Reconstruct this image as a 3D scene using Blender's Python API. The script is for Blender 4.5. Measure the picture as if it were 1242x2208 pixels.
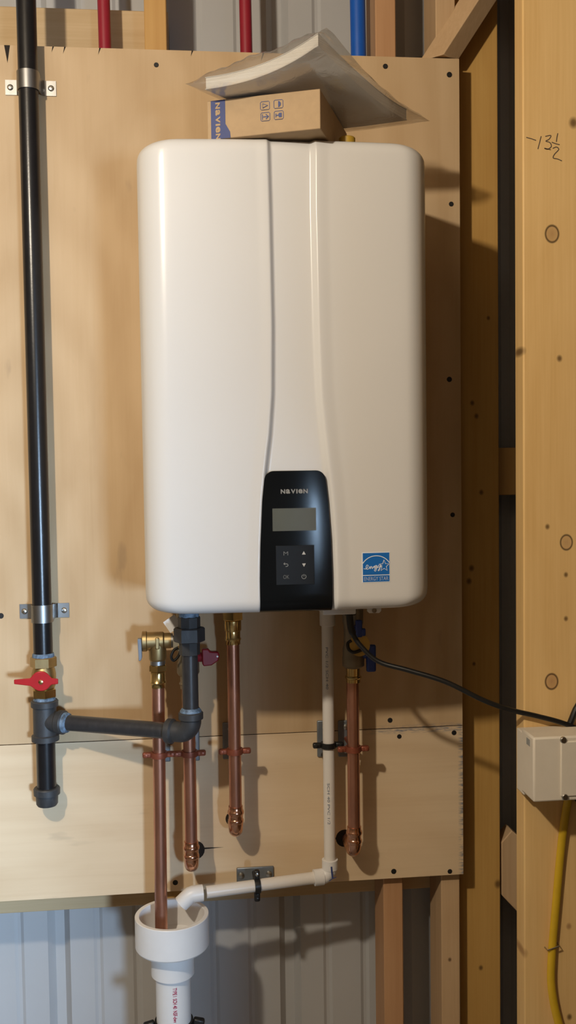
import bpy, bmesh, math, random
from mathutils import Vector, Matrix
random.seed(7)
for _o in list(bpy.data.objects):
    bpy.data.objects.remove(_o, do_unlink=True)
SC = bpy.context.scene
COL = SC.collection
PI = math.pi
# World frame: x along the back wall, y into the wall (plywood face is y = 0), z up, floor z = 0.
EYE = 1.45
# ------------------------------------------------------------------ camera
cd = bpy.data.cameras.new('camera')
cam = bpy.data.objects.new('camera', cd)
COL.objects.link(cam)
SC.camera = cam
cd.sensor_fit = 'HORIZONTAL'
cd.sensor_width = 36.0
cd.lens = 61.423
cd.clip_start = 0.02
_r = Vector((0.99427722, -0.10592417, -0.01388816))
_u = Vector((0.01901435, 0.04753952, 0.99868836))
_w = Vector((0.105125, 0.99323716, -0.04928154))
cam.matrix_world = Matrix(((_r.x, _u.x, -_w.x, 0.0), (_r.y, _u.y, -_w.y, -1.77126),
                           (_r.z, _u.z, -_w.z, EYE), (0, 0, 0, 1)))
# ------------------------------------------------------------------ light
SC.view_settings.view_transform = 'Standard'
SC.view_settings.look = 'None'
SC.view_settings.gamma = 1.0
SC.view_settings.use_curve_mapping = False
SC.view_settings.exposure = 0.0
wd = bpy.data.worlds.new('world')
SC.world = wd
wd.use_nodes = True
wd.node_tree.nodes['Background'].inputs[0].default_value = (0.62, 0.75, 1.0, 1)
wd.node_tree.nodes['Background'].inputs[1].default_value = 0.6


def light(name, kind, loc, energy, color, **kw):
    l = bpy.data.lights.new(name, kind)
    l.energy = energy
    l.color = color
    for k, v in kw.items():
        setattr(l, k, v)
    o = bpy.data.objects.new(name, l)
    o.location = loc
    COL.objects.link(o)
    return o


# bare bulb on the ceiling, left of the photographer
light('ceiling_bulb_light', 'POINT', (-0.62, -1.60, EYE + 0.79), 82.0, (1.0, 0.875, 0.70), shadow_soft_size=0.035)
# daylight coming in through the small window of the far wall behind the photographer
_d = light('window_daylight', 'AREA', (1.10, -3.79, 1.08), 15.0, (0.50, 0.72, 1.0), shape='RECTANGLE', size=0.5, size_y=0.38)
_d.rotation_euler = (Vector((-0.35, 0.0, 0.72)) - _d.location).to_track_quat('-Z', 'Y').to_euler()   # aimed low left, beam narrowed below to keep daylight off the upper wall
_d.data.spread = math.radians(52)


# ------------------------------------------------------------------ materials
class NT:
    def __init__(s, name):
        m = bpy.data.materials.new(name)
        m.use_nodes = True
        s.m = m
        s.n = m.node_tree.nodes
        s.l = m.node_tree.links
        s.b = s.n['Principled BSDF']

    def add(s, t, **kw):
        n = s.n.new(t)
        for k, v in kw.items():
            setattr(n, k, v)
        return n

    def link(s, a, b):
        s.l.new(a, b)

    def coords(s, scale=(1, 1, 1), loc=(0, 0, 0), rot=(0, 0, 0)):
        tc = s.add('ShaderNodeTexCoord')
        mp = s.add('ShaderNodeMapping')
        mp.inputs['Scale'].default_value = scale
        mp.inputs['Location'].default_value = loc
        mp.inputs['Rotation'].default_value = rot
        s.link(tc.outputs['Object'], mp.inputs['Vector'])
        return mp.outputs[0]

    def noise(s, vec, scale, detail=4, rough=0.55, dist=0.0):
        n = s.add('ShaderNodeTexNoise')
        n.inputs['Scale'].default_value = scale
        n.inputs['Detail'].default_value = detail
        n.inputs['Roughness'].default_value = rough
        n.inputs['Distortion'].default_value = dist
        s.link(vec, n.inputs['Vector'])
        return n.outputs['Fac']

    def ramp(s, fac, stops):
        r = s.add('ShaderNodeValToRGB')
        e = r.color_ramp.elements
        while len(e) < len(stops):
            e.new(0.5)
        for i, (p, c) in enumerate(stops):
            e[i].position = p
            e[i].color = (*c, 1) if len(c) == 3 else c
        s.link(fac, r.inputs[0])
        return r.outputs[0]

    def mix(s, fac, a, b, mode='MIX'):
        n = s.add('ShaderNodeMixRGB', blend_type=mode)
        for i, v in enumerate((fac, a, b)):
            if hasattr(v, 'is_linked'):
                s.link(v, n.inputs[i])
            elif isinstance(v, (int, float)):
                n.inputs[i].default_value = v
            else:
                n.inputs[i].default_value = (*v, 1)
        return n.outputs[0]

    def math(s, op, a, b=0.0, c=0.0):
        n = s.add('ShaderNodeMath', operation=op)
        for i, v in enumerate((a, b, c)):
            if hasattr(v, 'is_linked'):
                s.link(v, n.inputs[i])
            else:
                n.inputs[i].default_value = v
        return n.outputs[0]

    def bump(s, h, strength=0.2, dist=0.001):
        b = s.add('ShaderNodeBump')
        b.inputs['Strength'].default_value = strength
        b.inputs['Distance'].default_value = dist
        s.link(h, b.inputs['Height'])
        s.link(b.outputs[0], s.b.inputs['Normal'])

    def col(s, c):
        if hasattr(c, 'is_linked'):
            s.link(c, s.b.inputs['Base Color'])
        else:
            s.b.inputs['Base Color'].default_value = (*c, 1)

    def p(s, **kw):
        for k, v in kw.items():
            s.b.inputs[k.replace('_', ' ')].default_value = v


def plain(name, c, rough=0.5, metal=0.0, var=0.12, vscale=30.0, bump=0.0, spec=None, c2=None):
    t = NT(name)
    v = t.coords()
    f = t.noise(v, vscale, 5, 0.6)
    d = c2 if c2 else tuple(x * (1 - var) for x in c)
    t.col(t.ramp(f, [(0.35, d), (0.65, c)]))
    t.p(Roughness=rough, Metallic=metal)
    if spec is not None:
        t.b.inputs['Specular IOR Level'].default_value = spec
    if bump:
        t.bump(t.noise(v, vscale * 6, 3), bump, 0.0006)
    return t.m


def wood(name, base, dark, axis='Z', knots=(), rough=0.6, streak=0.6, seed=0.0, spec=0.3, blotch=0.35, chalk=None, fine=0.2, scuff=0.0):
    t = NT(name)
    st = {'X': (1.2, 26, 26), 'Z': (26, 26, 1.2)}[axis]
    v = t.coords(st, (seed, seed * 1.7, seed * 0.6))
    g1 = t.noise(v, 2.2, 6, 0.6, 0.5)
    st2 = {'X': (3, 150, 150), 'Z': (150, 150, 3)}[axis]
    g2 = t.noise(t.coords(st2, (seed, 0, seed)), 1.6, 3, 0.6)
    b = t.noise(t.coords({'X': (2.0, 5, 5), 'Z': (5, 5, 2.0)}[axis], (seed, seed, seed)), 1.4, 4, 0.5, 0.8)
    mid = tuple((x + y) / 2 for x, y in zip(base, dark))
    c = t.ramp(g1, [(0.30, dark), (0.52, mid if streak > 0.5 else base), (0.72, base)])
    c = t.mix(1 - streak, c, base)
    c = t.mix(blotch, c, t.ramp(b, [(0.35, dark), (0.6, base)]))
    c = t.mix(fine, c, t.ramp(g2, [(0.35, dark), (0.65, base)]))
    if scuff:
        cg = t.add('ShaderNodeTexWave', wave_type='RINGS', rings_direction='Y')
        t.link(t.coords((3.2, 1, 1.3) if axis == 'Z' else (0.7, 1, 4.5), (0.9, 0, -1.9 if axis == 'Z' else -3.2)), cg.inputs['Vector'])
        cg.inputs['Scale'].default_value = 1.5
        cg.inputs['Distortion'].default_value = 7.0
        cg.inputs['Detail'].default_value = 3.0
        cg.inputs['Detail Scale'].default_value = 1.2
        c = t.mix(0.30, c, t.mix(cg.outputs['Fac'], dark, base))
        sc_ = t.noise(t.coords((26, 26, 9) if axis == 'Z' else (9, 26, 26), (4.4, 0, 1.1)), 1.0, 3, 0.5)
        c = t.mix(t.ramp(sc_, [(0.66, (0, 0, 0)), (0.76, (scuff,) * 3)]), c, (0.26, 0.19, 0.13))
    tc = t.add('ShaderNodeTexCoord')
    for (kx, ky, kz, kr, kc) in knots:
        ring = kr > 0.009
        sub = t.add('ShaderNodeVectorMath', operation='SUBTRACT')
        t.link(tc.outputs['Object'], sub.inputs[0])
        sub.inputs[1].default_value = (kx, ky, kz)
        sc = t.add('ShaderNodeVectorMath', operation='MULTIPLY')
        t.link(sub.outputs[0], sc.inputs[0])
        sc.inputs[1].default_value = (1 / kr, 0.25 / kr, 0.82 / kr)
        ln = t.add('ShaderNodeVectorMath', operation='LENGTH')
        t.link(sc.outputs[0], ln.inputs[0])
        if not ring:
            c = t.mix(t.ramp(t.math('MULTIPLY', ln.outputs['Value'], 0.5), [(0.0, (0.9,) * 3), (0.22, (0.8,) * 3), (0.55, (0.0,) * 3)]), c, kc)
            continue
        fac = t.ramp(t.math('MULTIPLY', ln.outputs['Value'], 0.5), [(0.0, (0.75,) * 3), (0.36, (0.5,) * 3), (0.43, (1.0,) * 3), (0.48, (0.8,) * 3), (0.55, (0.0,) * 3)])
        kcol = t.ramp(t.math('MULTIPLY', ln.outputs['Value'], 0.5), [(0.0, kc), (0.36, kc), (0.45, tuple(x * 0.16 for x in kc)), (0.6, tuple(x * 0.5 for x in kc))])
        c = t.mix(fac, c, kcol)
    if chalk:
        sp = t.add('ShaderNodeSeparateXYZ')
        t.link(tc.outputs['Object'], sp.inputs[0])
        z0, x0, x1 = chalk
        nz = t.noise(t.coords((60, 60, 260)), 1.0, 4)
        a = t.math('SUBTRACT', 1.0, t.math('MULTIPLY', t.math('ABSOLUTE', t.math('SUBTRACT', sp.outputs['Z'], z0)), 130.0))
        bx_ = t.math('MULTIPLY', t.math('SUBTRACT', sp.outputs['X'], x0), 12.0)
        e = t.math('MINIMUM', t.math('MAXIMUM', bx_, 0.0), 1.0)
        f1 = t.math('MULTIPLY', t.math('MAXIMUM', a, 0.0), e)
        a2 = t.math('SUBTRACT', 1.0, t.math('MULTIPLY', t.math('ABSOLUTE', t.math('SUBTRACT', sp.outputs['X'], x1)), 110.0))
        f2 = t.math('MAXIMUM', f1, t.math('MAXIMUM', a2, 0.0))
        f3 = t.math('MULTIPLY', f2, t.ramp(nz, [(0.42, (0, 0, 0)), (0.62, (0.85,) * 3)]))
        c = t.mix(f3, c, (0.07, 0.13, 0.22))
    t.col(c)
    t.p(Roughness=rough)
    t.b.inputs['Specular IOR Level'].default_value = spec
    t.bump(g2, 0.12, 0.0006)
    return t.m


M = {}
M['ply_v'] = wood('plywood_vertical_grain', (0.60, 0.435, 0.26), (0.455, 0.30, 0.155), 'Z', rough=0.55, streak=0.45, seed=3.1, fine=0.08, scuff=0.35, blotch=0.5, chalk=(0.956, 0.30, 2.0))
M['ply_h'] = wood('plywood_horizontal_grain', (0.73, 0.565, 0.37), (0.59, 0.42, 0.25), 'X', rough=0.6, streak=0.5, seed=1.3, fine=0.10, scuff=0.25, blotch=0.45, chalk=(0.952, 0.30, 0.509))
M['ply_edge'] = plain('plywood_edge', (0.33, 0.22, 0.12), 0.8, var=0.5, vscale=160)
M['stud'] = wood('spruce_framing', (0.62, 0.38, 0.14), (0.48, 0.26, 0.08), 'Z', streak=0.7, seed=5.0)
M['stud_pale'] = wood('pale_framing', (0.62, 0.43, 0.25), (0.46, 0.29, 0.15), 'Z', streak=0.7, seed=8.2,
                      knots=((0.488, 0.018, 0.50, 0.004, (0.1, 0.05, 0.02)),))
M['stud_pink'] = wood('reddish_framing', (0.55, 0.32, 0.17), (0.42, 0.22, 0.10), 'Z', streak=0.8, seed=9.7)
M['girt'] = wood('girt_wood', (0.62, 0.46, 0.27), (0.46, 0.31, 0.15), 'X', streak=0.7, seed=2.2)
KN = (0.40, 0.22, 0.09)
KD = (0.12, 0.06, 0.02)
M['stud_right'] = wood('knotty_pine_framing', (0.84, 0.575, 0.26), (0.68, 0.42, 0.155), 'Z', streak=0.7, seed=12.4, rough=0.5, knots=(
    (0.5757, -0.28, 1.800, 0.0115, (0.42, 0.24, 0.10)), (0.5988, -0.28, 1.3196, 0.0105, (0.50, 0.30, 0.14)),
    (0.5745, -0.28, 1.0988, 0.011, (0.42, 0.22, 0.10)), (0.5876, -0.28, 1.608, 0.005, KD), (0.5679, -0.28, 1.345, 0.0042, KD),
    (0.5981, -0.28, 1.2684, 0.004, KD), (0.5981, -0.28, 1.1985, 0.004, KD), (0.529, -0.262, 1.62, 0.007, KD),
    (0.529, -0.262, 0.66, 0.008, KN), (0.610, -0.28, 1.97, 0.008, KD), (0.577, -0.28, 0.575, 0.003, KD), (0.604, -0.28, 0.55, 0.005, KD),
    (0.603, -0.28, 0.70, 0.005, KN)))
M['corner'] = wood('amber_corner_board', (0.60, 0.36, 0.11), (0.47, 0.25, 0.06), 'Z', streak=0.7, seed=21.0, knots=(
    (0.545, 0.055, 1.245, 0.006, KD), (0.54, 0.055, 1.22, 0.006, KD), (0.565, 0.055, 1.39, 0.005, KD), (0.556, 0.055, 1.535, 0.005, KD),
    (0.548, 0.055, 1.56, 0.005, KD), (0.58, 0.055, 1.72, 0.004, KD), (0.595, 0.055, 0.625, 0.008, KD), (0.549, 0.055, 1.06, 0.004, KD), (0.56, 0.055, 0.46, 0.005, KD)))
M['metal_wall'] = plain('painted_steel_siding', (0.47, 0.47, 0.47), 0.42, 0.0, var=0.06, vscale=4)
M['concrete'] = plain('concrete', (0.28, 0.27, 0.25), 0.85, var=0.25, vscale=6, bump=0.3)
M['window_glass'] = plain('pale_window_glass', (0.5, 0.6, 0.7), 0.1, var=0.02)
M['dark_board'] = plain('dark_sheathing', (0.07, 0.062, 0.055), 0.7, var=0.15, vscale=5)
M['drywall'] = plain('grey_brown_liner', (0.33, 0.28, 0.22), 0.8, var=0.05, vscale=3)


def enamel():
    t = NT('white_enamel')
    v = t.coords()
    t.col(t.ramp(t.noise(v, 3, 2), [(0.3, (0.655, 0.65, 0.64)), (0.7, (0.68, 0.675, 0.665))]))
    t.p(Roughness=0.26)
    t.b.inputs['Specular IOR Level'].default_value = 0.45
    return t.m


M['enamel'] = enamel()
M['white_plastic'] = plain('white_plastic', (0.72, 0.70, 0.66), 0.4, var=0.03)
M['ivory'] = plain('ivory_plastic', (0.74, 0.67, 0.56), 0.42, var=0.04)
M['pvc'] = plain('white_pvc', (0.76, 0.75, 0.74), 0.38, var=0.04, vscale=20)
M['cpvc'] = plain('white_pvc_tube', (0.74, 0.70, 0.65), 0.35, var=0.05, vscale=25)
M['gloss_black'] = plain('glossy_black_panel', (0.006, 0.007, 0.008), 0.12, var=0.1, spec=0.12)
M['keypad'] = plain('dark_keypad', (0.013, 0.0135, 0.014), 0.4, var=0.1, spec=0.15)
M['lcd'] = plain('grey_lcd', (0.105, 0.108, 0.085), 0.3, var=0.05, spec=0.15)
M['print_silver'] = plain('silver_print', (0.55, 0.54, 0.51), 0.4, var=0.05)
M['print_grey'] = plain('grey_print', (0.30, 0.31, 0.30), 0.5, var=0.05)
M['print_blue'] = plain('blue_print', (0.035, 0.055, 0.19), 0.6, var=0.1)
M['print_red'] = plain('magenta_red_print', (0.62, 0.02, 0.13), 0.6, var=0.1)
M['print_bluegrey'] = plain('faded_blue_grey_print', (0.25, 0.30, 0.40), 0.6, var=0.2)
M['pencil'] = plain('pencil_mark', (0.10, 0.07, 0.05), 0.7, var=0.2)
M['sticker'] = plain('sticker_blue', (0.010, 0.15, 0.52), 0.35, var=0.04)
M['sticker_white'] = plain('sticker_white', (0.82, 0.86, 0.92), 0.4, var=0.02)
M['card'] = plain('kraft_cardboard', (0.46, 0.32, 0.18), 0.75, var=0.08, vscale=60, bump=0.1)
M['paper'] = plain('white_paper', (0.72, 0.71, 0.69), 0.7, var=0.06, vscale=14)


def pages():
    t = NT('page_edges')
    w = t.noise(t.coords((1, 1, 900)), 2.0, 2)
    t.col(t.ramp(w, [(0.35, (0.62, 0.60, 0.56)), (0.65, (0.84, 0.82, 0.78))]))
    t.p(Roughness=0.7)
    return t.m


M['pages'] = pages()


def film():
    t = NT('clear_plastic_film')
    t.n.remove(t.b)
    out = [n for n in t.n if n.type == 'OUTPUT_MATERIAL'][0]
    tr = t.add('ShaderNodeBsdfTransparent')
    tr.inputs[0].default_value = (0.93, 0.92, 0.90, 1)
    gl = t.add('ShaderNodeBsdfGlossy')
    gl.inputs['Roughness'].default_value = 0.10
    gl.inputs['Color'].default_value = (1, 1, 1, 1)
    df = t.add('ShaderNodeBsdfDiffuse')
    df.inputs[0].default_value = (0.75, 0.73, 0.70, 1)
    bp = t.add('ShaderNodeBump')
    bp.inputs['Strength'].default_value = 0.35
    bp.inputs['Distance'].default_value = 0.004
    t.link(t.noise(t.coords((1, 1, 1)), 45, 4, 0.6, 1.0), bp.inputs['Height'])
    t.link(bp.outputs[0], gl.inputs['Normal'])
    m1 = t.add('ShaderNodeMixShader')
    m1.inputs[0].default_value = 0.11
    t.link(tr.outputs[0], m1.inputs[1])
    t.link(df.outputs[0], m1.inputs[2])
    fr = t.add('ShaderNodeLayerWeight')
    fr.inputs['Blend'].default_value = 0.35
    t.link(bp.outputs[0], fr.inputs['Normal'])
    m2 = t.add('ShaderNodeMixShader')
    t.link(t.math('MULTIPLY_ADD', fr.outputs[1], 0.45, 0.05), m2.inputs[0])
    t.link(m1.outputs[0], m2.inputs[1])
    t.link(gl.outputs[0], m2.inputs[2])
    t.link(m2.outputs[0], out.inputs[0])
    return t.m


M['film'] = film()


def black_iron(name, c, scuff, rough):
    t = NT(name)
    v = t.coords()
    s1 = t.noise(t.coords((60, 60, 25)), 1.5, 6, 0.7)
    t.col(t.ramp(s1, [(0.3, c), (0.60, tuple(x * 1.5 for x in c)), (0.72, tuple(x * 2.2 for x in c)), (0.80, scuff)]))
    t.p(Roughness=rough)
    t.bump(t.noise(v, 220, 3), 0.15, 0.0005)
    return t.m


M['iron'] = black_iron('black_lacquered_pipe', (0.007, 0.007, 0.008), (0.05, 0.05, 0.05), 0.28)
M['cast'] = black_iron('malleable_iron_fitting', (0.027, 0.028, 0.030), (0.10, 0.095, 0.085), 0.5)
M['iron_grey'] = black_iron('dusty_black_pipe', (0.022, 0.022, 0.024), (0.15, 0.13, 0.10), 0.36)
M['sealant'] = plain('blue_thread_sealant', (0.19, 0.29, 0.42), 0.6, var=0.75, vscale=120)


def copper(name, c, rough, metal=1.0):
    t = NT(name)
    s1 = t.noise(t.coords((30, 30, 8)), 1.6, 5, 0.65)
    t.col(t.ramp(s1, [(0.3, tuple(x * 0.72 for x in c)), (0.7, c)]))
    t.p(Metallic=metal, Roughness=rough)
    return t.m


M['copper'] = copper('copper_pipe', (0.60, 0.295, 0.20), 0.34, 0.9)
M['copper_bright'] = copper('bright_copper_fitting', (0.74, 0.40, 0.26), 0.22)
M['copper_paint'] = plain('copper_coated_hanger', (0.30, 0.085, 0.045), 0.42, 0.35, var=0.3, vscale=60)
M['brass'] = copper('bright_brass', (0.72, 0.53, 0.23), 0.24)
M['brass_dull'] = copper('cast_brass', (0.50, 0.37, 0.18), 0.42)
M['bronze_grey'] = plain('grey_bronze', (0.27, 0.23, 0.17), 0.45, 0.6, var=0.2)
M['zinc'] = copper('galvanised_strap', (0.36, 0.36, 0.355), 0.40)
M['pale_steel'] = plain('pale_steel', (0.42, 0.40, 0.33), 0.4, 0.3, var=0.1)
M['steel'] = copper('steel_screw', (0.55, 0.54, 0.50), 0.3)
M['plate_grey'] = plain('grey_hanger_plate', (0.22, 0.24, 0.26), 0.4, 0.5, var=0.15)
M['lever_grey'] = plain('grey_lever', (0.20, 0.24, 0.30), 0.45, 0.2, var=0.1)
M['red_handle'] = plain('red_handle', (0.44, 0.010, 0.014), 0.35, var=0.15)
M['dark_red'] = plain('deep_red_handle', (0.28, 0.006, 0.018), 0.4, var=0.15)
M['blue_handle'] = plain('blue_handle', (0.015, 0.045, 0.24), 0.4, var=0.15)
M['yellow_tag'] = plain('yellow_tag', (0.55, 0.36, 0.09), 0.5, var=0.1)
M['yellow_cable'] = plain('yellow_cable', (0.66, 0.42, 0.02), 0.4, var=0.1)
M['yellow_cap'] = plain('yellow_cap', (0.45, 0.28, 0.03), 0.5, var=0.1)
M['black_rubber'] = plain('black_cable_jacket', (0.008, 0.008, 0.008), 0.35, var=0.2)
M['black_clamp'] = plain('black_hanger', (0.012, 0.012, 0.012), 0.4, var=0.2)
M['pex_red'] = plain('red_pex', (0.30, 0.014, 0.030), 0.42, var=0.06)
M['pex_blue'] = plain('blue_pex', (0.005, 0.10, 0.50), 0.42, var=0.06)
M['screw_black'] = plain('black_screw', (0.006, 0.005, 0.005), 0.6, var=0.2)
M['hole'] = plain('bored_hole_wood', (0.02, 0.013, 0.008), 0.9, var=0.2)
M['white_tag'] = plain('white_paper_tag', (0.80, 0.79, 0.78), 0.6, var=0.05)


# ------------------------------------------------------------------ mesh helpers
class MB:
    """collects shapes in world coordinates; build() links them as ONE mesh object"""

    def __init__(s):
        s.v = []
        s.f = []

    def add(s, vs, fs):
        o = len(s.v)
        s.v += [tuple(v) for v in vs]
        s.f += [tuple(i + o for i in f) for f in fs]
        return s

    def box(s, x0, x1, y0, y1, z0, z1):
        vs = [(x, y, z) for z in (z0, z1) for y in (y0, y1) for x in (x0, x1)]
        return s.add(vs, [(0, 2, 3, 1), (4, 5, 7, 6), (0, 1, 5, 4), (2, 6, 7, 3), (0, 4, 6, 2), (1, 3, 7, 5)])

    def obox(s, c, ax, ay, az, dx, dy, dz):
        c, ax, ay, az = Vector(c), Vector(ax).normalized(), Vector(ay).normalized(), Vector(az).normalized()
        vs = [c + ax * (i * dx / 2) + ay * (j * dy / 2) + az * (k * dz / 2) for k in (-1, 1) for j in (-1, 1) for i in (-1, 1)]
        return s.add(vs, [(0, 2, 3, 1), (4, 5, 7, 6), (0, 1, 5, 4), (2, 6, 7, 3), (0, 4, 6, 2), (1, 3, 7, 5)])

    def lathe(s, origin, axis, prof, n=28, cap0=True, cap1=True, ph=0.0):
        """prof: (radius, distance along the axis)"""
        o, a = Vector(origin), Vector(axis).normalized()
        t = Vector((0, 0, 1)) if abs(a.z) < 0.9 else Vector((1, 0, 0))
        e1 = a.cross(t).normalized()
        e2 = a.cross(e1)
        vs, fs = [], []
        for r, d in prof:
            for k in range(n):
                an = 2 * PI * k / n + ph
                vs.append(o + a * d + (e1 * math.cos(an) + e2 * math.sin(an)) * r)
        for i in range(len(prof) - 1):
            for k in range(n):
                k2 = (k + 1) % n
                fs.append((i * n + k, i * n + k2, (i + 1) * n + k2, (i + 1) * n + k))
        if cap0:
            fs.append(tuple(range(n - 1, -1, -1)))
        if cap1:
            m = (len(prof) - 1) * n
            fs.append(tuple(range(m, m + n)))
        return s.add(vs, fs)

    def cyl(s, p0, p1, r, n=28, r1=None, ph=0.0):
        p0, p1 = Vector(p0), Vector(p1)
        return s.lathe(p0, p1 - p0, [(r, 0), (r if r1 is None else r1, (p1 - p0).length)], n, ph=ph)

    def tube(s, pts, r, n=14, caps=True, flat=None):
        """r: radius or list; flat=(a, b): elliptical section"""
        P = [Vector(p) for p in pts]
        T = []
        for i in range(len(P)):
            a = P[max(i - 1, 0)]
            b = P[min(i + 1, len(P) - 1)]
            T.append((b - a).normalized())
        ref = Vector((0, 0, 1)) if abs(T[0].z) < 0.9 else Vector((0, 1, 0))
        e = T[0].cross(ref).normalized()
        vs, fs = [], []
        for i, p in enumerate(P):
            e = (e - T[i] * e.dot(T[i])).normalized()
            g = T[i].cross(e)
            rr = r[i] if isinstance(r, (list, tuple)) else r
            fa, fb = flat if flat else (1, 1)
            for k in range(n):
                an = 2 * PI * k / n
                vs.append(p + e * (math.cos(an) * rr * fa) + g * (math.sin(an) * rr * fb))
        for i in range(len(P) - 1):
            for k in range(n):
                k2 = (k + 1) % n
                fs.append((i * n + k, i * n + k2, (i + 1) * n + k2, (i + 1) * n + k))
        if caps:
            fs.append(tuple(range(n - 1, -1, -1)))
            m = (len(P) - 1) * n
            fs.append(tuple(range(m, m + n)))
        return s.add(vs, fs)

    def prism(s, poly, fn, d0, d1):
        """poly 2-D outline; fn(a, b, d) -> 3-D point"""
        n = len(poly)
        vs = [fn(a, b, d0) for a, b in poly] + [fn(a, b, d1) for a, b in poly]
        fs = [tuple(range(n - 1, -1, -1)), tuple(range(n, 2 * n))]
        fs += [(k, (k + 1) % n, n + (k + 1) % n, n + k) for k in range(n)]
        return s.add(vs, fs)

    def build(s, name, mat, parent=None, bevel=0.0, seg=2, smooth=True, angle=35, weld=False):
        off = root_loc(parent) if parent else Vector((0, 0, 0))
        me = bpy.data.meshes.new(name)
        me.from_pydata([Vector(v) - off for v in s.v], [], s.f)
        bm = bmesh.new()
        bm.from_mesh(me)
        if weld:
            bmesh.ops.remove_doubles(bm, verts=bm.verts, dist=1e-5)
        bmesh.ops.recalc_face_normals(bm, faces=bm.faces)
        bm.to_mesh(me)
        bm.free()
        if smooth:
            me.polygons.foreach_set('use_smooth', [True] * len(me.polygons))
            me.set_sharp_from_angle(angle=math.radians(angle))
        me.materials.append(M[mat] if isinstance(mat, str) else mat)
        o = bpy.data.objects.new(name, me)
        COL.objects.link(o)
        if parent:
            o.parent = parent
        if bevel:
            b = o.modifiers.new('bevel', 'BEVEL')
            b.width = bevel
            b.segments = seg
            b.limit_method = 'ANGLE'
            b.angle_limit = math.radians(40)
        return o


def root_loc(o):
    v = Vector((0, 0, 0))
    while o:
        v += o.location
        o = o.parent
    return v


def tag(o, label, cat, group=None):
    o['label'] = label
    o['category'] = cat
    if group:
        o['group'] = group
    return o


def thing(name, label, cat, loc, group=None):
    o = bpy.data.objects.new(name, None)
    o.empty_display_size = 0.03
    COL.objects.link(o)
    o.location = loc
    return tag(o, label, cat, group)


def struct(o):
    o['kind'] = 'structure'
    return o


def arc(c, r, a0, a1, e1, e2, n=10):
    c, e1, e2 = Vector(c), Vector(e1), Vector(e2)
    return [c + e1 * (r * math.cos(a0 + (a1 - a0) * i / n)) + e2 * (r * math.sin(a0 + (a1 - a0) * i / n)) for i in range(n + 1)]


def spline(pts, n=10):
    P = [Vector(p) for p in pts]
    out = []
    for i in range(len(P) - 1):
        p0 = P[i - 1] if i else P[0] * 2 - P[1]
        p1, p2 = P[i], P[i + 1]
        p3 = P[i + 2] if i + 2 < len(P) else P[-1] * 2 - P[-2]
        for k in range(n):
            t = k / n
            out.append(0.5 * ((2 * p1) + (p2 - p0) * t + (2 * p0 - 5 * p1 + 4 * p2 - p3) * t * t + (3 * p1 - p0 - 3 * p2 + p3) * t ** 3))
    out.append(P[-1])
    return out


def text_mesh(txt, size, bold=0.0, shear=0.0, extrude=0.0002, space=1.0):
    """verts and faces of flat lettering, in the XY plane, centred"""
    cu = bpy.data.curves.new('t', 'FONT')
    cu.body = txt
    cu.size = size
    cu.offset = bold
    cu.shear = shear
    cu.extrude = extrude
    cu.space_character = space
    cu.resolution_u = 4
    ob = bpy.data.objects.new('t', cu)
    COL.objects.link(ob)
    dg = bpy.context.evaluated_depsgraph_get()
    me = bpy.data.meshes.new_from_object(ob.evaluated_get(dg))
    vs = [v.co.copy() for v in me.vertices]
    fs = [tuple(p.vertices) for p in me.polygons]
    bpy.data.objects.remove(ob, do_unlink=True)
    bpy.data.curves.remove(cu)
    bpy.data.meshes.remove(me)
    x0, x1 = min(v.x for v in vs), max(v.x for v in vs)
    y0, y1 = min(v.y for v in vs), max(v.y for v in vs)
    for v in vs:
        v.x -= (x0 + x1) / 2
        v.y -= (y0 + y1) / 2
    return vs, fs, x1 - x0, y1 - y0


def put_text(mb, txt, c, ex, ey, w=None, h=None, size=0.01, bend=None, **kw):
    """place lettering at c along ex (reading direction) and ey (letter height), scaled to w x h"""
    vs, fs, tw, th = text_mesh(txt, size, **kw)
    c, ex, ey = Vector(c), Vector(ex).normalized(), Vector(ey).normalized()
    ez = ex.cross(ey)
    sx = w / tw if w else 1
    sy = h / th if h else sx
    if h and not w:
        sx = sy
    out = []
    for v in vs:
        p = c + ex * (v.x * sx) + ey * (v.y * sy) + ez * v.z
        out.append(bend(p) if bend else p)
    return mb.add(out, fs)


def wordmark(mb, c, ex, ey, w, h, bold=0.0, bend=None):
    """the six letter mark: caps and lower case letters all of cap height"""
    c, ex, ey = Vector(c), Vector(ex).normalized(), Vector(ey).normalized()
    wid = [1.0, 0.95, 1.05, 0.30, 0.98, 1.0]
    gap = 0.16
    tot = sum(wid) + gap * 5
    x = -tot / 2
    for ch, ww in zip('NaVIeN', wid):
        put_text(mb, ch, c + ex * ((x + ww / 2) / tot * w), ex, ey, w=ww / tot * w, h=h, size=0.01, bold=bold, bend=bend)
        x += ww + gap
    return mb


def stroke(mb, pts, width, n_dir, thick=0.0003):
    """a flat pen stroke of given width lying on a surface with normal n_dir"""
    P = [Vector(p) for p in pts]
    N = Vector(n_dir).normalized()
    vs, fs = [], []
    for i, p in enumerate(P):
        t = (P[min(i + 1, len(P) - 1)] - P[max(i - 1, 0)]).normalized()
        sd = N.cross(t) * (width / 2)
        vs += [p + sd, p - sd, p - sd + N * thick, p + sd + N * thick]
    for i in range(len(P) - 1):
        a, b = 4 * i, 4 * i + 4
        for k in range(4):
            k2 = (k + 1) % 4
            fs.append((a + k, a + k2, b + k2, b + k))
    fs += [(3, 2, 1, 0), tuple(4 * (len(P) - 1) + k for k in range(4))]
    return mb.add(vs, fs)


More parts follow.
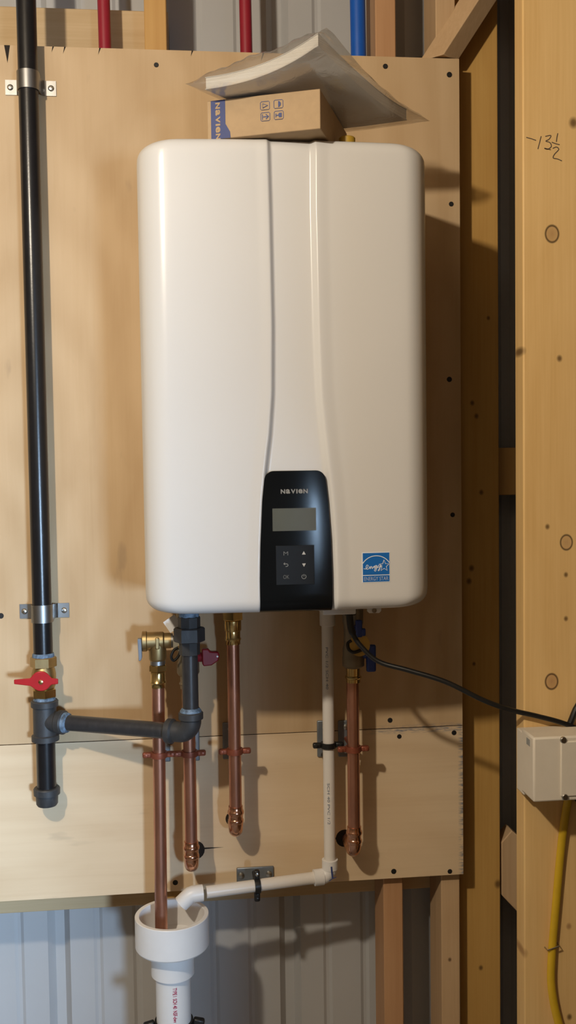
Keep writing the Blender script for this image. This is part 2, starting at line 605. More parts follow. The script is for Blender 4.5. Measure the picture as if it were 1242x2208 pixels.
# ------------------------------------------------------------------ the setting
CY = 0.158                     # inner face of the steel siding
struct(MB().box(-2.6, 2.2, -3.9, 0.25, -0.06, 0.0).build('floor', 'concrete', smooth=False))
struct(MB().box(-2.6, 2.2, -3.9, 0.25, 2.62, 2.68).build('ceiling', 'drywall', smooth=False))
struct(MB().box(-2.66, -2.6, -3.9, 0.25, -0.06, 2.68).build('wall_left', 'drywall', smooth=False))
struct(MB().box(2.2, 2.26, -3.9, 0.25, -0.06, 2.68).build('wall_right', 'drywall', smooth=False))
fb = MB()
fb.box(-2.6, 0.83, -3.9, -3.82, -0.06, 2.68)
fb.box(1.37, 2.2, -3.9, -3.82, -0.06, 2.68)
fb.box(0.83, 1.37, -3.9, -3.82, 1.29, 2.68)
fb.box(0.83, 1.37, -3.9, -3.82, -0.06, 0.87)
struct(fb.build('wall_front', 'drywall', smooth=False))
wn = struct(MB().box(0.83, 1.37, -3.875, -3.870, 0.87, 1.29).build('window_1', 'window_glass', smooth=False))
for x0, x1, z0, z1 in ((0.79, 0.83, 0.83, 1.33), (1.37, 1.41, 0.83, 1.33), (0.83, 1.37, 1.29, 1.33), (0.83, 1.37, 0.83, 0.87)):
    MB().box(x0, x1, -3.82, -3.80, z0, z1).build('window_frame', 'white_plastic', wn, smooth=False)
struct(MB().box(0.669, 0.70, -2.0, 0.157, -0.06, 2.62).build('wall_partition_blocker', 'dark_board', smooth=False))  # dark board added behind the studs to block daylight and darken the gap
wall_back = struct(MB().box(-2.6, 2.2, 0.22, 0.25, -0.06, 2.68).build('wall_back', 'drywall', smooth=False))


def siding(x0):
    """one ribbed sheet, four ribs 229 mm apart, two small beads between ribs"""
    prof = []
    for k in range(4):
        r = x0 + k * 0.2287
        for dx, dy in ((-0.0215, 0), (-0.009, 0.019), (0.009, 0.019), (0.0215, 0)):
            prof.append((r + dx, CY + dy))
        for b in (0.0762, 0.1525):
            for dx, dy in ((-0.009, 0), (-0.003, 0.0035), (0.003, 0.0035), (0.009, 0)):
                prof.append((r + b + dx, CY + dy))
    prof.append((x0 + 4 * 0.2287 - 0.0215, CY))
    m = MB()
    n = len(prof)
    m.add([(x, y, z) for z in (-0.02, 2.64) for x, y in prof] + [(x, y + 0.001, z) for z in (-0.02, 2.64) for x, y in prof],
          [(i, i + 1, n + i + 1, n + i) for i in range(n - 1)] + [(2 * n + i, 3 * n + i, 3 * n + i + 1, 2 * n + i + 1) for i in range(n - 1)])
    return m.build('siding_panel', 'metal_wall', wall_back, smooth=False)


RIB = 0.1965
for k in range(-3, 3):
    siding(RIB + k * 0.2287 * 4 - 0.2287 * 2 + 0.0)

# framing behind the plywood
SG = 'wall studs behind the plywood'


def stud(name, x0, x1, y0, y1, z0, z1, mat, label, cat='stud', bevel=0.002):
    o = MB().box(x0, x1, y0, y1, z0, z1).build(name, mat, bevel=bevel)
    return tag(o, label, cat)


stud('wall_stud', -0.0535, -0.0145, 0.0185, 0.106, 0.0, 2.62, 'stud', 'orange wooden stud rising behind the plywood between two red pipes')
stud('wall_stud', 0.3605, 0.398, 0.0185, 0.106, 0.0, 2.62, 'stud_pink', 'reddish wooden stud rising beside the blue pipe')
stud('wall_stud', 0.472, 0.5085, 0.0185, 0.106, 0.0, 2.62, 'stud_pale', 'pale weathered stud beside the amber corner board')
stud('corner_board', 0.511, 0.600, 0.055, 0.093, 0.0, 2.62, 'corner', 'amber corner board standing along the right edge of the plywood', 'board')
MB().tube(spline([(0.5175, 0.0545, 1.925), (0.5165, 0.0545, 1.87), (0.5150, 0.0545, 1.83), (0.5152, 0.0545, 1.80), (0.5125, 0.0545, 1.765)], 5), [0.0004 + 0.0016 * math.sin(PI * i / 20) for i in range(21)], 6).build('drying_crack', 'hole', bpy.data.objects['corner_board'])
stud('wall_girt', -2.4, -0.012, 0.1065, 0.1445, 2.205, 2.290, 'girt', 'horizontal wooden girt showing above the plywood behind a red pipe', 'board')
stud('wall_girt', -2.4, 2.0, 0.1065, 0.1445, 0.602, 0.690, 'girt', 'horizontal wooden girt along the bottom edge of the lower plywood sheet', 'board')
stud('wall_girt', 0.30, 2.0, 0.1065, 0.1445, 1.382, 1.475, 'stud', 'short stretch of horizontal girt seen between corner board and partition stud', 'board')
o = MB().prism([(0.604, 0.705), (0.625, 0.728), (0.70, 0.66), (0.70, 0.50), (0.64, 0.56), (0.604, 0.60)], lambda a, b, d: (a, d, b), 0.06, 0.098).build('brace_block', 'stud_pale', bevel=0.002)
tag(o, 'slanted wooden block low down between corner board and partition stud', 'block')
# diagonal brace standing on the top edge of the plywood
_dir = Vector((0.555, 0, 0.832))
_e1 = Vector((0.832, 0, -0.555))
_th = math.radians(42)
_n1 = Vector((0, -1, 0)) * math.cos(_th) + _e1 * math.sin(_th)        # narrow face normal
_t1 = _e1 * math.cos(_th) + Vector((0, 1, 0)) * math.sin(_th)
_n2 = -_t1                                                            # wide face normal
A0 = Vector((0.470, -0.012, 2.167))
mb = MB()
vs = []
for s_ in (0.0, 0.62):
    p0 = A0 + _dir * s_
    if s_ == 0.0:
        q = [p0, p0 + _t1 * 0.038, p0 + _t1 * 0.038 - _n1 * 0.045, p0 - _n1 * 0.045]
        q = [v + _dir * ((2.1785 - v.z) / _dir.z) for v in q]         # level cut that sits on the plywood
    else:
        q = [p0, p0 + _t1 * 0.038, p0 + _t1 * 0.038 - _n1 * 0.045, p0 - _n1 * 0.045]
        q = [v + _dir * ((2.615 - v.z) / _dir.z) for v in q]
    vs += q
mb.add(vs, [(0, 1, 2, 3), (7, 6, 5, 4), (0, 4, 5, 1), (1, 5, 6, 2), (2, 6, 7, 3), (3, 7, 4, 0)])
br = mb.build('diagonal_brace', 'stud_pale', bevel=0.0015)
tag(br, 'diagonal wooden brace leaning up from the top right corner of the plywood', 'brace')
MB().lathe((0.4905, -0.0025, 2.194), _n1, [(0.0042, -0.002), (0.0042, 0.0006)], 14).build('screw', 'screw_black', br)

# partition of open studs on the right, running towards the photographer
for k, yf in enumerate((-0.28, -0.69, -1.10, -1.51, -1.92)):
    o = MB().box(0.529, 0.668, yf, yf + 0.038, 0.0, 2.62).build('partition_stud', 'stud_right' if k == 0 else 'stud', bevel=0.0025)
    if k == 0:
        tag(o, 'wide knotty pine partition stud carrying the ivory box and yellow cable', 'stud', 'studs of the open partition')
        pst = o
    else:
        tag(o, 'plain pine partition stud, %s one out from the knotty stud' % ('first', 'second', 'third', 'fourth', 'fifth')[k - 1], 'stud', 'studs of the open partition')
pm = MB()


def pen(lst, w=0.0013):
    stroke(pm, [(0.5346 + (x - 1137) * 0.000739, -0.2801, 1.9441 - (y - 297) * 0.000722) for x, y in lst], w, (0, -1, 0))


pen([(1137, 294), (1149, 297), (1158, 300)])
pen([(1169, 291), (1166, 303), (1162, 318)])
pen(spline([(1178, 291, 0), (1190, 289, 0), (1186, 297, 0), (1179, 301, 0), (1188, 304, 0), (1191, 312, 0), (1183, 318, 0), (1176, 316, 0), (1190, 319, 0)], 4) and
    [(v.x, v.y) for v in spline([(1178, 291, 0), (1190, 289, 0), (1186, 297, 0), (1179, 301, 0), (1188, 304, 0), (1191, 312, 0), (1183, 318, 0), (1176, 316, 0), (1190, 319, 0)], 4)])
pen([(1205, 284), (1203, 293), (1202, 302)])
pen([(1192, 303), (1200, 306), (1209, 308)])
pen([(v.x, v.y) for v in spline([(1194, 316, 0), (1202, 313, 0), (1207, 318, 0), (1198, 328, 0), (1195, 336, 0), (1204, 338, 0), (1214, 342, 0)], 4)])
pm.build('pencil_marks', 'pencil', pst, smooth=False)


# plywood
def plywood(name, z0, z1, mat, label, holes):
    o = MB().box(-0.711, 0.510, 0.0, 0.0182, z0, z1).build(name, mat, smooth=False)
    o.data.materials.append(M['ply_edge'])
    for pl in o.data.polygons:
        if abs(pl.normal.y) < 0.5:
            pl.material_index = 1
    tag(o, label, 'plywood')
    for i, (x, z) in enumerate(holes):
        m = MB()
        r = 0.0043 + 0.0007 * ((i * 37) % 5) / 4
        m.lathe((x, 0.0, z), (0, -1, 0), [(r * 0.4, -0.003), (r * 0.45, -0.0006), (r, 0.0004), (r * 1.02, 0.0)], 12, True, False)
        m.lathe((x, -0.0003, z), (0, -1, 0), [(r, 0.0), (r * 0.9, 0.0006)], 12)
        m.build('screw', 'screw_black', o)
    return o


ply_u = plywood('plywood_sheet', 0.9572, 2.1765, 'ply_v', 'tall upper sheet of pale plywood with vertical grain behind the white heater', (
    (-0.0335, 2.1504), (0.3744, 2.1594), (0.4919, 2.1479), (0.494, 1.9173), (0.4886, 1.6001), (0.4933, 1.3511), (0.3723, 0.972), (-0.3256, 1.188)))
ply_l = plywood('plywood_sheet', 0.673, 0.9558, 'ply_h', 'low strip of plywood with horizontal grain screwed below the seam', (
    (0.3895, 0.9408), (0.4936, 0.9433), (0.3768, 0.686), (0.4841, 0.6797), (-0.0288, 0.689), (-0.0313, 0.9489)))
# splintered veneer along the top edge and a stain
for x, ln in ((-0.288, 0.03), (-0.21, 0.010), (-0.19, 0.012), (-0.13, 0.012), (0.03, 0.010), (0.155, 0.016)):
    w = 0.005 if ln > 0.02 else 0.0014
    MB().prism([(x - w, 2.1765), (x + w, 2.1765), (x - 0.3 * ln if ln < 0.02 else x, 2.1765 - ln)], lambda a, b, d: (a, d, b), -0.0002, 0.001).build('splinter', 'hole', ply_u, smooth=False)

# ------------------------------------------------------------------ water heater
UX, UW, UZ0, UZ1, UD = 0.159, 0.220, 1.2265, 1.9275, 0.318
heater = thing('water_heater', 'white wall-hung tankless water heater with black control panel on the plywood', 'water heater', (UX, 0.0, UZ0))
CLt = [(1.9275, 0.131), (1.825, 0.1325), (1.655, 0.1337), (1.553, 0.132), (1.491, 0.127), (1.464, 0.1232), (1.439, 0.1201), (1.395, 0.1152), (1.326, 0.1114), (1.277, 0.110), (1.2265, 0.110)]
CRt = [(1.9275, 0.1946), (1.826, 0.1936), (1.656, 0.1953), (1.553, 0.1982), (1.4975, 0.203), (1.442, 0.2087), (1.393, 0.2137), (1.337, 0.2173), (1.281, 0.2188), (1.2265, 0.2188)]


def interp(t, z):
    if z >= t[0][0]:
        return t[0][1]
    for (za, xa), (zb, xb) in zip(t, t[1:]):
        if z >= zb:
            k = (za - z) / (za - zb)
            return xa + (xb - xa) * k
    return t[-1][1]


def sst(a, b, x):
    t = min(1, max(0, (x - a) / (b - a)))
    return t * t * (3 - 2 * t)


RX, RZ, RC = 0.042, 0.020, 0.026


def halfw(z):
    d = min(z - UZ0, UZ1 - z)
    if d >= RC:
        return UW
    return UW - RC + math.sqrt(max(0, RC * RC - (RC - d) ** 2))


def front(x, z, channel=True):
    """distance of the front skin from the plywood"""
    hw = halfw(z)
    q = abs(x - UX)
    d = UD - 0.010 * (q / UW) ** 2
    e = max(0.0, q - (hw - RX)) / RX
    d -= RX * 1.25 * (1 - math.sqrt(max(0, 1 - min(1, e) ** 2)))
    dz = min(z - UZ0, UZ1 - z)
    f = max(0.0, RZ - dz) / RZ
    d -= RZ * 0.9 * (1 - math.sqrt(max(0, 1 - min(1, f) ** 2)))
    if channel:
        xl, xr = interp(CLt, z), interp(CRt, z)
        ch = sst(xl - 0.0008, xl + 0.0065, x) * (1 - sst(xr - 0.001, xr + 0.009, x))
        d -= 0.0065 * ch
        d += 0.0018 * sst(xr + 0.003, xr + 0.0085, x) * (1 - sst(xr + 0.0085, xr + 0.030, x))
        d += 0.0012 * sst(xl - 0.02, xl - 0.001, x) * (1 - sst(xl - 0.001, xl + 0.002, x))
    return d


# sample positions
zs = sorted(set([UZ0 + RZ * (1 - math.cos(PI / 2 * i / 9)) for i in range(10)] + [UZ1 - RZ * (1 - math.cos(PI / 2 * i / 9)) for i in range(10)]
                + [UZ0 + RZ + (UZ1 - UZ0 - 2 * RZ) * i / 70 for i in range(71)]))
sx = [-1 + (RX / UW) * (1 - math.cos(PI / 2 * i / 12)) for i in range(13)]
sx += [-1 + RX / UW + (0.50 - RX / UW) * i / 8 for i in range(1, 9)]
sx += [-0.5 + i * 0.0072 for i in range(1, 139)]
sx = [s for s in sx if s < 0.5] + [0.5]
sx += [0.5 + (0.50 - RX / UW) * i / 8 for i in range(1, 9)]
sx += [1 - (RX / UW) * (1 - math.cos(PI / 2 * (12 - i) / 12)) for i in range(1, 13)]
vs, fs = [], []
NX = len(sx)
for z in zs:
    hw = halfw(z)
    for s in sx:
        x = UX + s * hw if abs(s) > 0.5 else UX + s * UW
        if abs(s) > 0.5:
            x = UX + math.copysign(0.5 * UW + (abs(s) - 0.5) / 0.5 * (hw - 0.5 * UW), s)
        vs.append((x, -front(x, z), z))
for j in range(len(zs) - 1):
    for i in range(NX - 1):
        a = j * NX + i
        fs.append((a, a + 1, a + NX + 1, a + NX))
# outline ring -> back
ring = [j * NX for j in range(len(zs))] + [(len(zs) - 1) * NX + i for i in range(1, NX)] + [j * NX + NX - 1 for j in range(len(zs) - 2, -1, -1)] + [i for i in range(NX - 2, 0, -1)]
base = len(vs)
for k in ring:
    vs.append((vs[k][0], -0.004, vs[k][2]))
nr = len(ring)
for k in range(nr):
    k2 = (k + 1) % nr
    fs.append((ring[k], base + k, base + k2, ring[k2]))
fs.append(tuple(base + k for k in range(nr)))
MB().add(vs, fs).build('housing', 'enamel', heater, angle=50)

# control panel
PT = 1.4392


def pspan(z):
    xl, xr = interp(CLt, z) + 0.0003, interp(CRt, z) + 0.0006
    rc = 0.013
    d = PT - z
    if d < rc:
        k = rc - math.sqrt(max(0, rc * rc - (rc - d) ** 2))
        xl += k
        xr -= k
    return xl, xr


pz = [PT - 0.013 * (1 - math.cos(PI / 2 * i / 8)) for i in range(9)] + [PT - 0.013 - (PT - 0.013 - UZ0 - RZ) * i / 22 for i in range(1, 23)] + [UZ0 + RZ * (1 - math.sin(PI / 2 * i / 8)) for i in range(1, 9)]


def pfront(x, z, lift=0.0):
    xl, xr = interp(CLt, z), interp(CRt, z)
    c = (xl + xr) / 2
    q = (x - c) / ((xr - xl) / 2)
    return front(x, z, False) + 0.0004 - 0.0007 * q * q + 0.001 + lift


vs, fs = [], []
NP = 25
for z in pz:
    xl, xr = pspan(z)
    for i in range(NP):
        x = xl + (xr - xl) * i / (NP - 1)
        vs.append((x, -pfront(x, z), z))
for j in range(len(pz) - 1):
    for i in range(NP - 1):
        a = j * NP + i
        fs.append((a, a + 1, a + NP + 1, a + NP))
ring = [j * NP for j in range(len(pz))] + [(len(pz) - 1) * NP + i for i in range(1, NP)] + [j * NP + NP - 1 for j in range(len(pz) - 2, -1, -1)] + [i for i in range(NP - 2, 0, -1)]
b0 = len(vs)
for k in ring:
    vs.append((vs[k][0], vs[k][1] + 0.009, vs[k][2]))
for k in range(len(ring)):
    k2 = (k + 1) % len(ring)
    fs.append((ring[k], b0 + k, b0 + k2, ring[k2]))
panel = MB().add(vs, fs).build('control_panel', 'gloss_black', heater, angle=40)
panel['label'] = 'glossy black control panel'


def on_panel(lift):
    return lambda p: Vector((p.x, -(pfront(p.x, p.z, lift) - (p.y - round(p.y, 1)) * 0), p.z))


def patch(x0, x1, z0, z1, lift, nx=8, nz=4, thick=0.0008):
    """a thin plate following the panel surface"""
    vs, fs = [], []
    for lay in (lift, lift - thick):
        for j in range(nz + 1):
            for i in range(nx + 1):
                x, z = x0 + (x1 - x0) * i / nx, z0 + (z1 - z0) * j / nz
                vs.append((x, -pfront(x, z, lay), z))
    n = (nx + 1) * (nz + 1)
    for j in range(nz):
        for i in range(nx):
            a = j * (nx + 1) + i
            fs.append((a, a + 1, a + nx + 2, a + nx + 1))
            fs.append((n + a, n + a + nx + 1, n + a + nx + 2, n + a + 1))
    rg = [i for i in range(nx + 1)] + [j * (nx + 1) + nx for j in range(1, nz + 1)] + [nz * (nx + 1) + i for i in range(nx - 1, -1, -1)] + [j * (nx + 1) for j in range(nz - 1, 0, -1)]
    for k in range(len(rg)):
        k2 = (k + 1) % len(rg)
        fs.append((rg[k], n + rg[k], n + rg[k2], rg[k2]))
    return MB().add(vs, fs)


patch(0.1304, 0.1957, 1.3498, 1.3835, 0.0006).build('screen', 'lcd', panel)
patch(0.1345, 0.1922, 1.2690, 1.3280, 0.0007).build('keypad', 'keypad', panel, bevel=0.0012)
LX, LZ = (1, 0, 0), (0, 0, 1)
mb = wordmark(MB(), (0.1634, -0.33, 1.4086), LX, LZ, 0.0405, 0.0066, 0.0004, on_panel(0.0007))
mb.build('brand_lettering', 'print_silver', panel, smooth=False)
K = on_panel(0.0014)
mb = MB()
put_text(mb, 'M', (0.1494, -0.33, 1.3163), LX, LZ, w=0.0070, h=0.0058, bend=K)
mb.build('menu_symbol', 'print_grey', panel, smooth=False)
mb = MB()
put_text(mb, 'OK', (0.1496, -0.33, 1.2812), LX, LZ, w=0.0090, h=0.0058, bend=K)
mb.build('confirm_symbol', 'print_grey', panel, smooth=False)


def kpt(pts):
    return [K(Vector((x, 0, z))) for x, z in pts]


for zc, sg in ((1.3165, 1), (1.2983, -1)):
    tri = kpt([(0.1764 - 0.0028, zc - sg * 0.0024), (0.1764 + 0.0028, zc - sg * 0.0024), (0.1764, zc + sg * 0.0026)])
    m = MB().add([*tri, *[t + Vector((0, 0.0004, 0)) for t in tri]], [(0, 1, 2), (5, 4, 3), (0, 3, 4, 1), (1, 4, 5, 2), (2, 5, 3, 0)])
    m.build('arrow_symbol', 'print_silver', panel, smooth=False)
m = MB()
stroke(m, kpt([(0.1462, 1.3008), (0.1500, 1.3008), (0.1518, 1.3003), (0.1527, 1.2988), (0.1518, 1.2973), (0.1500, 1.2968), (0.1488, 1.2968)]), 0.0009, (0, -1, 0))
stroke(m, kpt([(0.1478, 1.3025), (0.1460, 1.3008), (0.1478, 1.2994)]), 0.0009, (0, -1, 0))
m.build('return_symbol', 'print_grey', panel, smooth=False)
m = MB()
stroke(m, kpt([(0.1761 + 0.0032 * math.sin(0.5 + i * (2 * PI - 1.0) / 18), 1.2810 + 0.0032 * math.cos(0.5 + i * (2 * PI - 1.0) / 18)) for i in range(19)]), 0.0008, (0, -1, 0))
stroke(m, kpt([(0.1761, 1.2848), (0.1761, 1.2812)]), 0.0008, (0, -1, 0))
m.build('power_symbol', 'print_grey', panel, smooth=False)

# efficiency sticker
SX0, SX1, SZ0, SZ1 = 0.2662, 0.3073, 1.2698, 1.3135


def sk(a, b, lift):
    x, z = SX0 + (SX1 - SX0) * a, SZ0 + (SZ1 - SZ0) * b
    return Vector((x, -(front(x, z) + lift), z))


def skpatch(a0, a1, b0, b1, lift):
    n = 6
    vs = [sk(a0 + (a1 - a0) * i / n, b, lift) for b in (b0, b1) for i in range(n + 1)]
    vs += [v + Vector((0, 0.0006, 0)) for v in vs]
    N = 2 * (n + 1)
    fs = [(i, i + 1, n + 2 + i, n + 1 + i) for i in range(n)]
    fs += [(N + i, N + n + 1 + i, N + n + 2 + i, N + i + 1) for i in range(n)]
    fs += [(i, N + i, N + i + 1, i + 1) for i in range(n)] + [(n + 1 + i, n + 2 + i, N + n + 2 + i, N + n + 1 + i) for i in range(n)]
    fs += [(0, n + 1, N + n + 1, N), (n, N + n, N + 2 * n + 1, 2 * n + 1)]
    return MB().add(vs, fs)


stk = skpatch(-0.025, 1.025, -0.025, 1.02, 0.0005).build('efficiency_sticker', 'sticker_white', heater, smooth=False)
stk['label'] = 'blue square efficiency sticker'
skpatch(0, 1, 0.245, 1, 0.0008).build('sticker_field', 'sticker', stk, smooth=False)
skpatch(0, 1, 0, 0.215, 0.0008).build('sticker_footer', 'sticker', stk, smooth=False)
m = MB()
stroke(m, [sk(0.50 + 0.60 * math.cos(t), 0.335 + 0.565 * math.sin(t), 0.0009) for t in [math.radians(33.5 + i * 113 / 20) for i in range(21)]], 0.0011, (0, -1, 0))
m.build('sticker_arc', 'sticker_white', stk, smooth=False)
m = MB()
star = [sk(0.80 + (0.20 if i % 2 == 0 else 0.088) * math.cos(PI / 2 + i * PI / 5 + 0.0), 0.545 + (0.205 if i % 2 == 0 else 0.09) * math.sin(PI / 2 + i * PI / 5), 0.0009) for i in range(10)]
stroke(m, star + [star[0], star[1]], 0.0009, (0, -1, 0))
m.build('sticker_star', 'sticker_white', stk, smooth=False)
m = MB()
scr = [(0.03, 0.465), (0.10, 0.455), (0.17, 0.50), (0.20, 0.57), (0.15, 0.585), (0.12, 0.51), (0.15, 0.44), (0.22, 0.46), (0.27, 0.54), (0.27, 0.45), (0.33, 0.54), (0.35, 0.455), (0.40, 0.52), (0.45, 0.545),
       (0.42, 0.49), (0.46, 0.47), (0.52, 0.56), (0.47, 0.555), (0.47, 0.48), (0.53, 0.55), (0.48, 0.37), (0.43, 0.41), (0.55, 0.49), (0.60, 0.58), (0.56, 0.50), (0.62, 0.50), (0.67, 0.60), (0.62, 0.40), (0.57, 0.39), (0.66, 0.50), (0.72, 0.57)]
stroke(m, [sk(v.x, v.y, 0.0009) for v in spline([(a, b, 0) for a, b in scr], 4)], 0.0008, (0, -1, 0))
m.build('sticker_script', 'sticker_white', stk, smooth=False)
m = MB()
put_text(m, 'ENERGY STAR', sk(0.5, 0.108, 0.0009), LX, LZ, w=0.0375, h=0.0058, bold=0.0, bend=lambda p: Vector((p.x, -(front(p.x, p.z) + 0.0009), p.z)))
m.build('sticker_lettering', 'sticker_white', stk, smooth=False)

# lugs and boxes under the heater
m = MB()
m.prism([(0.277, 1.229), (0.2985, 1.229), (0.2985, 1.2215), (0.2955, 1.2185), (0.280, 1.2185), (0.277, 1.2215)], lambda a, b, d: (a, d, b), -0.292, -0.289)
lug = m.build('mounting_lug', 'enamel', heater)
MB().lathe((0.2877, -0.292, 1.2225), (0, -1, 0), [(0.0036, 0), (0.0036, 0.0012), (0.0012, 0.0016)], 14).build('screw', 'bronze_grey', lug)
MB().box(0.2115, 0.2635, -0.27, -0.20, 1.214, 1.2275).build('junction_cover', 'enamel', heater, bevel=0.002)
MB().lathe((0.2725, -0.16, 1.2265), (0, 0, -1), [(0.018, 0), (0.018, 0.012), (0.012, 0.018), (0.010, 0.030)], 20).build('cable_gland', 'black_rubber', heater)

# ------------------------------------------------------------------ things on top of the heater
TOPZ = UZ1
box_c = Vector((0.205, -0.35, TOPZ + 0.0015))           # near bottom corner
bu = Vector((0.936, -0.351, 0))                        # along the long printed side, towards that corner
bv = Vector((0.351, 0.936, 0))                         # towards the wall
BL_, BW_, BH_ = 0.171, 0.200, 0.0565
carton = thing('cardboard_carton', 'brown cardboard carton with blue printed band lying on the white heater', 'box', box_c)
cc = box_c - bu * (BL_ / 2) + bv * (BW_ / 2) + Vector((0, 0, BH_ / 2))
cb = MB().obox(cc, bu, bv, (0, 0, 1), BL_, BW_, BH_).build('box_body', 'card', carton, bevel=0.0012)


def cf(a, b, lift=0.0004):
    """point on the printed side: a 0..1 left to right, b 0..1 bottom to top"""
    return box_c - bu * (BL_ * (1 - a)) + Vector((0, 0, BH_ * b)) - bv * lift


def cpoly(pts, name, mat, parent=carton, lift=0.0004):
    n = len(pts)
    f = [cf(a, b, lift) for a, b in pts]
    g = [cf(a, b, 0.0) for a, b in pts]
    return MB().add(f + g, [tuple(range(n)), tuple(range(2 * n - 1, n - 1, -1))] + [(k, n + k, n + (k + 1) % n, (k + 1) % n) for k in range(n)]).build(name, mat, parent, smooth=False)


band = cpoly([(0.035, 0.0), (0.21, 0.0), (0.205, 0.16), (0.165, 0.37), (0.165, 0.985), (0.035, 0.985)], 'printed_band', 'print_blue')
m = MB()
wordmark(m, cf(0.098, 0.45, 0.0006), (0, 0, -1), bu, 0.0535, 0.0072, 0.0004)
m.build('brand_lettering', 'card', band, smooth=False)
ic = MB()


def cst(pts, w=0.0009):
    stroke(ic, [cf(a, b, 0.0002) for a, b in pts], w, -bv)


IW, IH = 0.080, 0.21
for ca, cb_ in ((0.52, 0.72), (0.638, 0.725), (0.522, 0.44), (0.640, 0.445)):
    ic = MB()
    q = [(ca - IW / 2 + 0.008, cb_ - IH / 2), (ca + IW / 2 - 0.008, cb_ - IH / 2), (ca + IW / 2, cb_ - IH / 2 + 0.025), (ca + IW / 2, cb_ + IH / 2 - 0.025),
         (ca + IW / 2 - 0.008, cb_ + IH / 2), (ca - IW / 2 + 0.008, cb_ + IH / 2), (ca - IW / 2, cb_ + IH / 2 - 0.025), (ca - IW / 2, cb_ - IH / 2 + 0.025)]
    cst(q + [q[0], q[1]], 0.0008)
    fr_ = ic.build('handling_icon', 'print_blue', carton, smooth=False)
    if ca < 0.6 and cb_ > 0.6:
        ic = MB()
        cst([(ca - 0.02, cb_ - 0.055), (ca + 0.024, cb_), (ca - 0.02, cb_ + 0.055), (ca - 0.02, cb_ - 0.055), (ca + 0.024, cb_)], 0.0012)
        ic.build('icon_mark', 'print_blue', fr_, smooth=False)
    elif cb_ > 0.6:
        pts = [(ca - 0.002 + 0.024 * math.cos(t), cb_ + 0.075 * math.sin(t)) for t in [-PI / 2 + i * PI / 10 for i in range(11)]]
        cpoly(pts, 'icon_mark', 'print_blue', fr_, 0.0006)
    elif ca < 0.6:
        ic = MB()
        cst([(ca - 0.026, cb_ - 0.07), (ca - 0.026, cb_ + 0.07)], 0.0011)
        cst([(ca - 0.02, cb_), (ca + 0.026, cb_)], 0.0014)
        cst([(ca + 0.004, cb_ - 0.06), (ca + 0.028, cb_), (ca + 0.004, cb_ + 0.06)], 0.0014)
        ic.build('icon_mark', 'print_blue', fr_, smooth=False)
    else:
        cpoly([(ca - 0.028, cb_ - 0.045), (ca - 0.022, cb_ - 0.045), (ca - 0.022, cb_ - 0.012), (ca - 0.004, cb_ - 0.012), (ca + 0.002, cb_ - 0.055), (ca + 0.026, cb_ - 0.055), (ca + 0.026, cb_ + 0.055),
               (ca + 0.002, cb_ + 0.055), (ca - 0.004, cb_ + 0.012), (ca - 0.022, cb_ + 0.012), (ca - 0.022, cb_ + 0.045), (ca - 0.028, cb_ + 0.045)], 'icon_mark', 'print_blue', fr_, 0.0006)
cap = MB().lathe((0.2585, -0.262, TOPZ + 0.0005), (0, 0, 1), [(0.0125, 0), (0.0125, 0.0165), (0.011, 0.018)], 24).build('port_cap', 'yellow_cap')
tag(cap, 'small yellow port cap behind the cardboard carton', 'cap')

# booklets in a clear bag, laid across the carton, one corner curled up
BT = TOPZ + 0.0015 + BH_ + 0.0035       # underside resting height


def sheet(u, v):
    """underside of the booklets; u along the curled edge, v towards the wall"""
    fl, fr = Vector((0.043, -0.325, 0)), Vector((0.197, -0.393, 0))
    bl, brr = Vector((0.205, -0.150, 0)), Vector((0.362, -0.215, 0))
    p = fl * (1 - u) * (1 - v) + fr * u * (1 - v) + bl * (1 - u) * v + brr * u * v
    k = min(1.0, max(0.0, u)) ** 2.4 * max(0.0, 1 - max(0.0, v) * 1.1) ** 1.6
    p.z = BT + 0.038 * k + 0.004 * max(0, u - 0.6) * v
    return p


def slab(u0, u1, v0, v1, t0, t1, nu=22, nv=22):
    vs, fs = [], []
    for t in (t0, t1):
        for j in range(nv + 1):
            for i in range(nu + 1):
                u, v = u0 + (u1 - u0) * i / nu, v0 + (v1 - v0) * j / nv
                p = sheet(u, v)
                vs.append(p + Vector((0, 0, t)))
    n = (nu + 1) * (nv + 1)
    top, side = [], []
    for j in range(nv):
        for i in range(nu):
            a = j * (nu + 1) + i
            fs.append((a, a + 1, a + nu + 2, a + nu + 1))
            fs.append((n + a, n + a + nu + 1, n + a + nu + 2, n + a + 1))
    rg = [i for i in range(nu + 1)] + [j * (nu + 1) + nu for j in range(1, nv + 1)] + [nv * (nu + 1) + i for i in range(nu - 1, -1, -1)] + [j * (nu + 1) for j in range(nv - 1, 0, -1)]
    for k in range(len(rg)):
        k2 = (k + 1) % len(rg)
        fs.append((rg[k], n + rg[k], n + rg[k2], rg[k2]))
    return MB().add(vs, fs)


bk = thing('manual_booklet', 'stack of white manuals curled up at one corner inside the clear bag', 'booklet', sheet(0.5, 0.5))
slab(0, 1, 0, 1, 0.001, 0.0165).build('page_block', 'pages', bk, angle=50)
slab(-0.004, 1.004, -0.004, 1.004, 0.0, 0.0009).build('cover', 'paper', bk, angle=50)
slab(-0.004, 1.004, -0.004, 1.004, 0.0166, 0.0174).build('cover', 'paper', bk, angle=50)


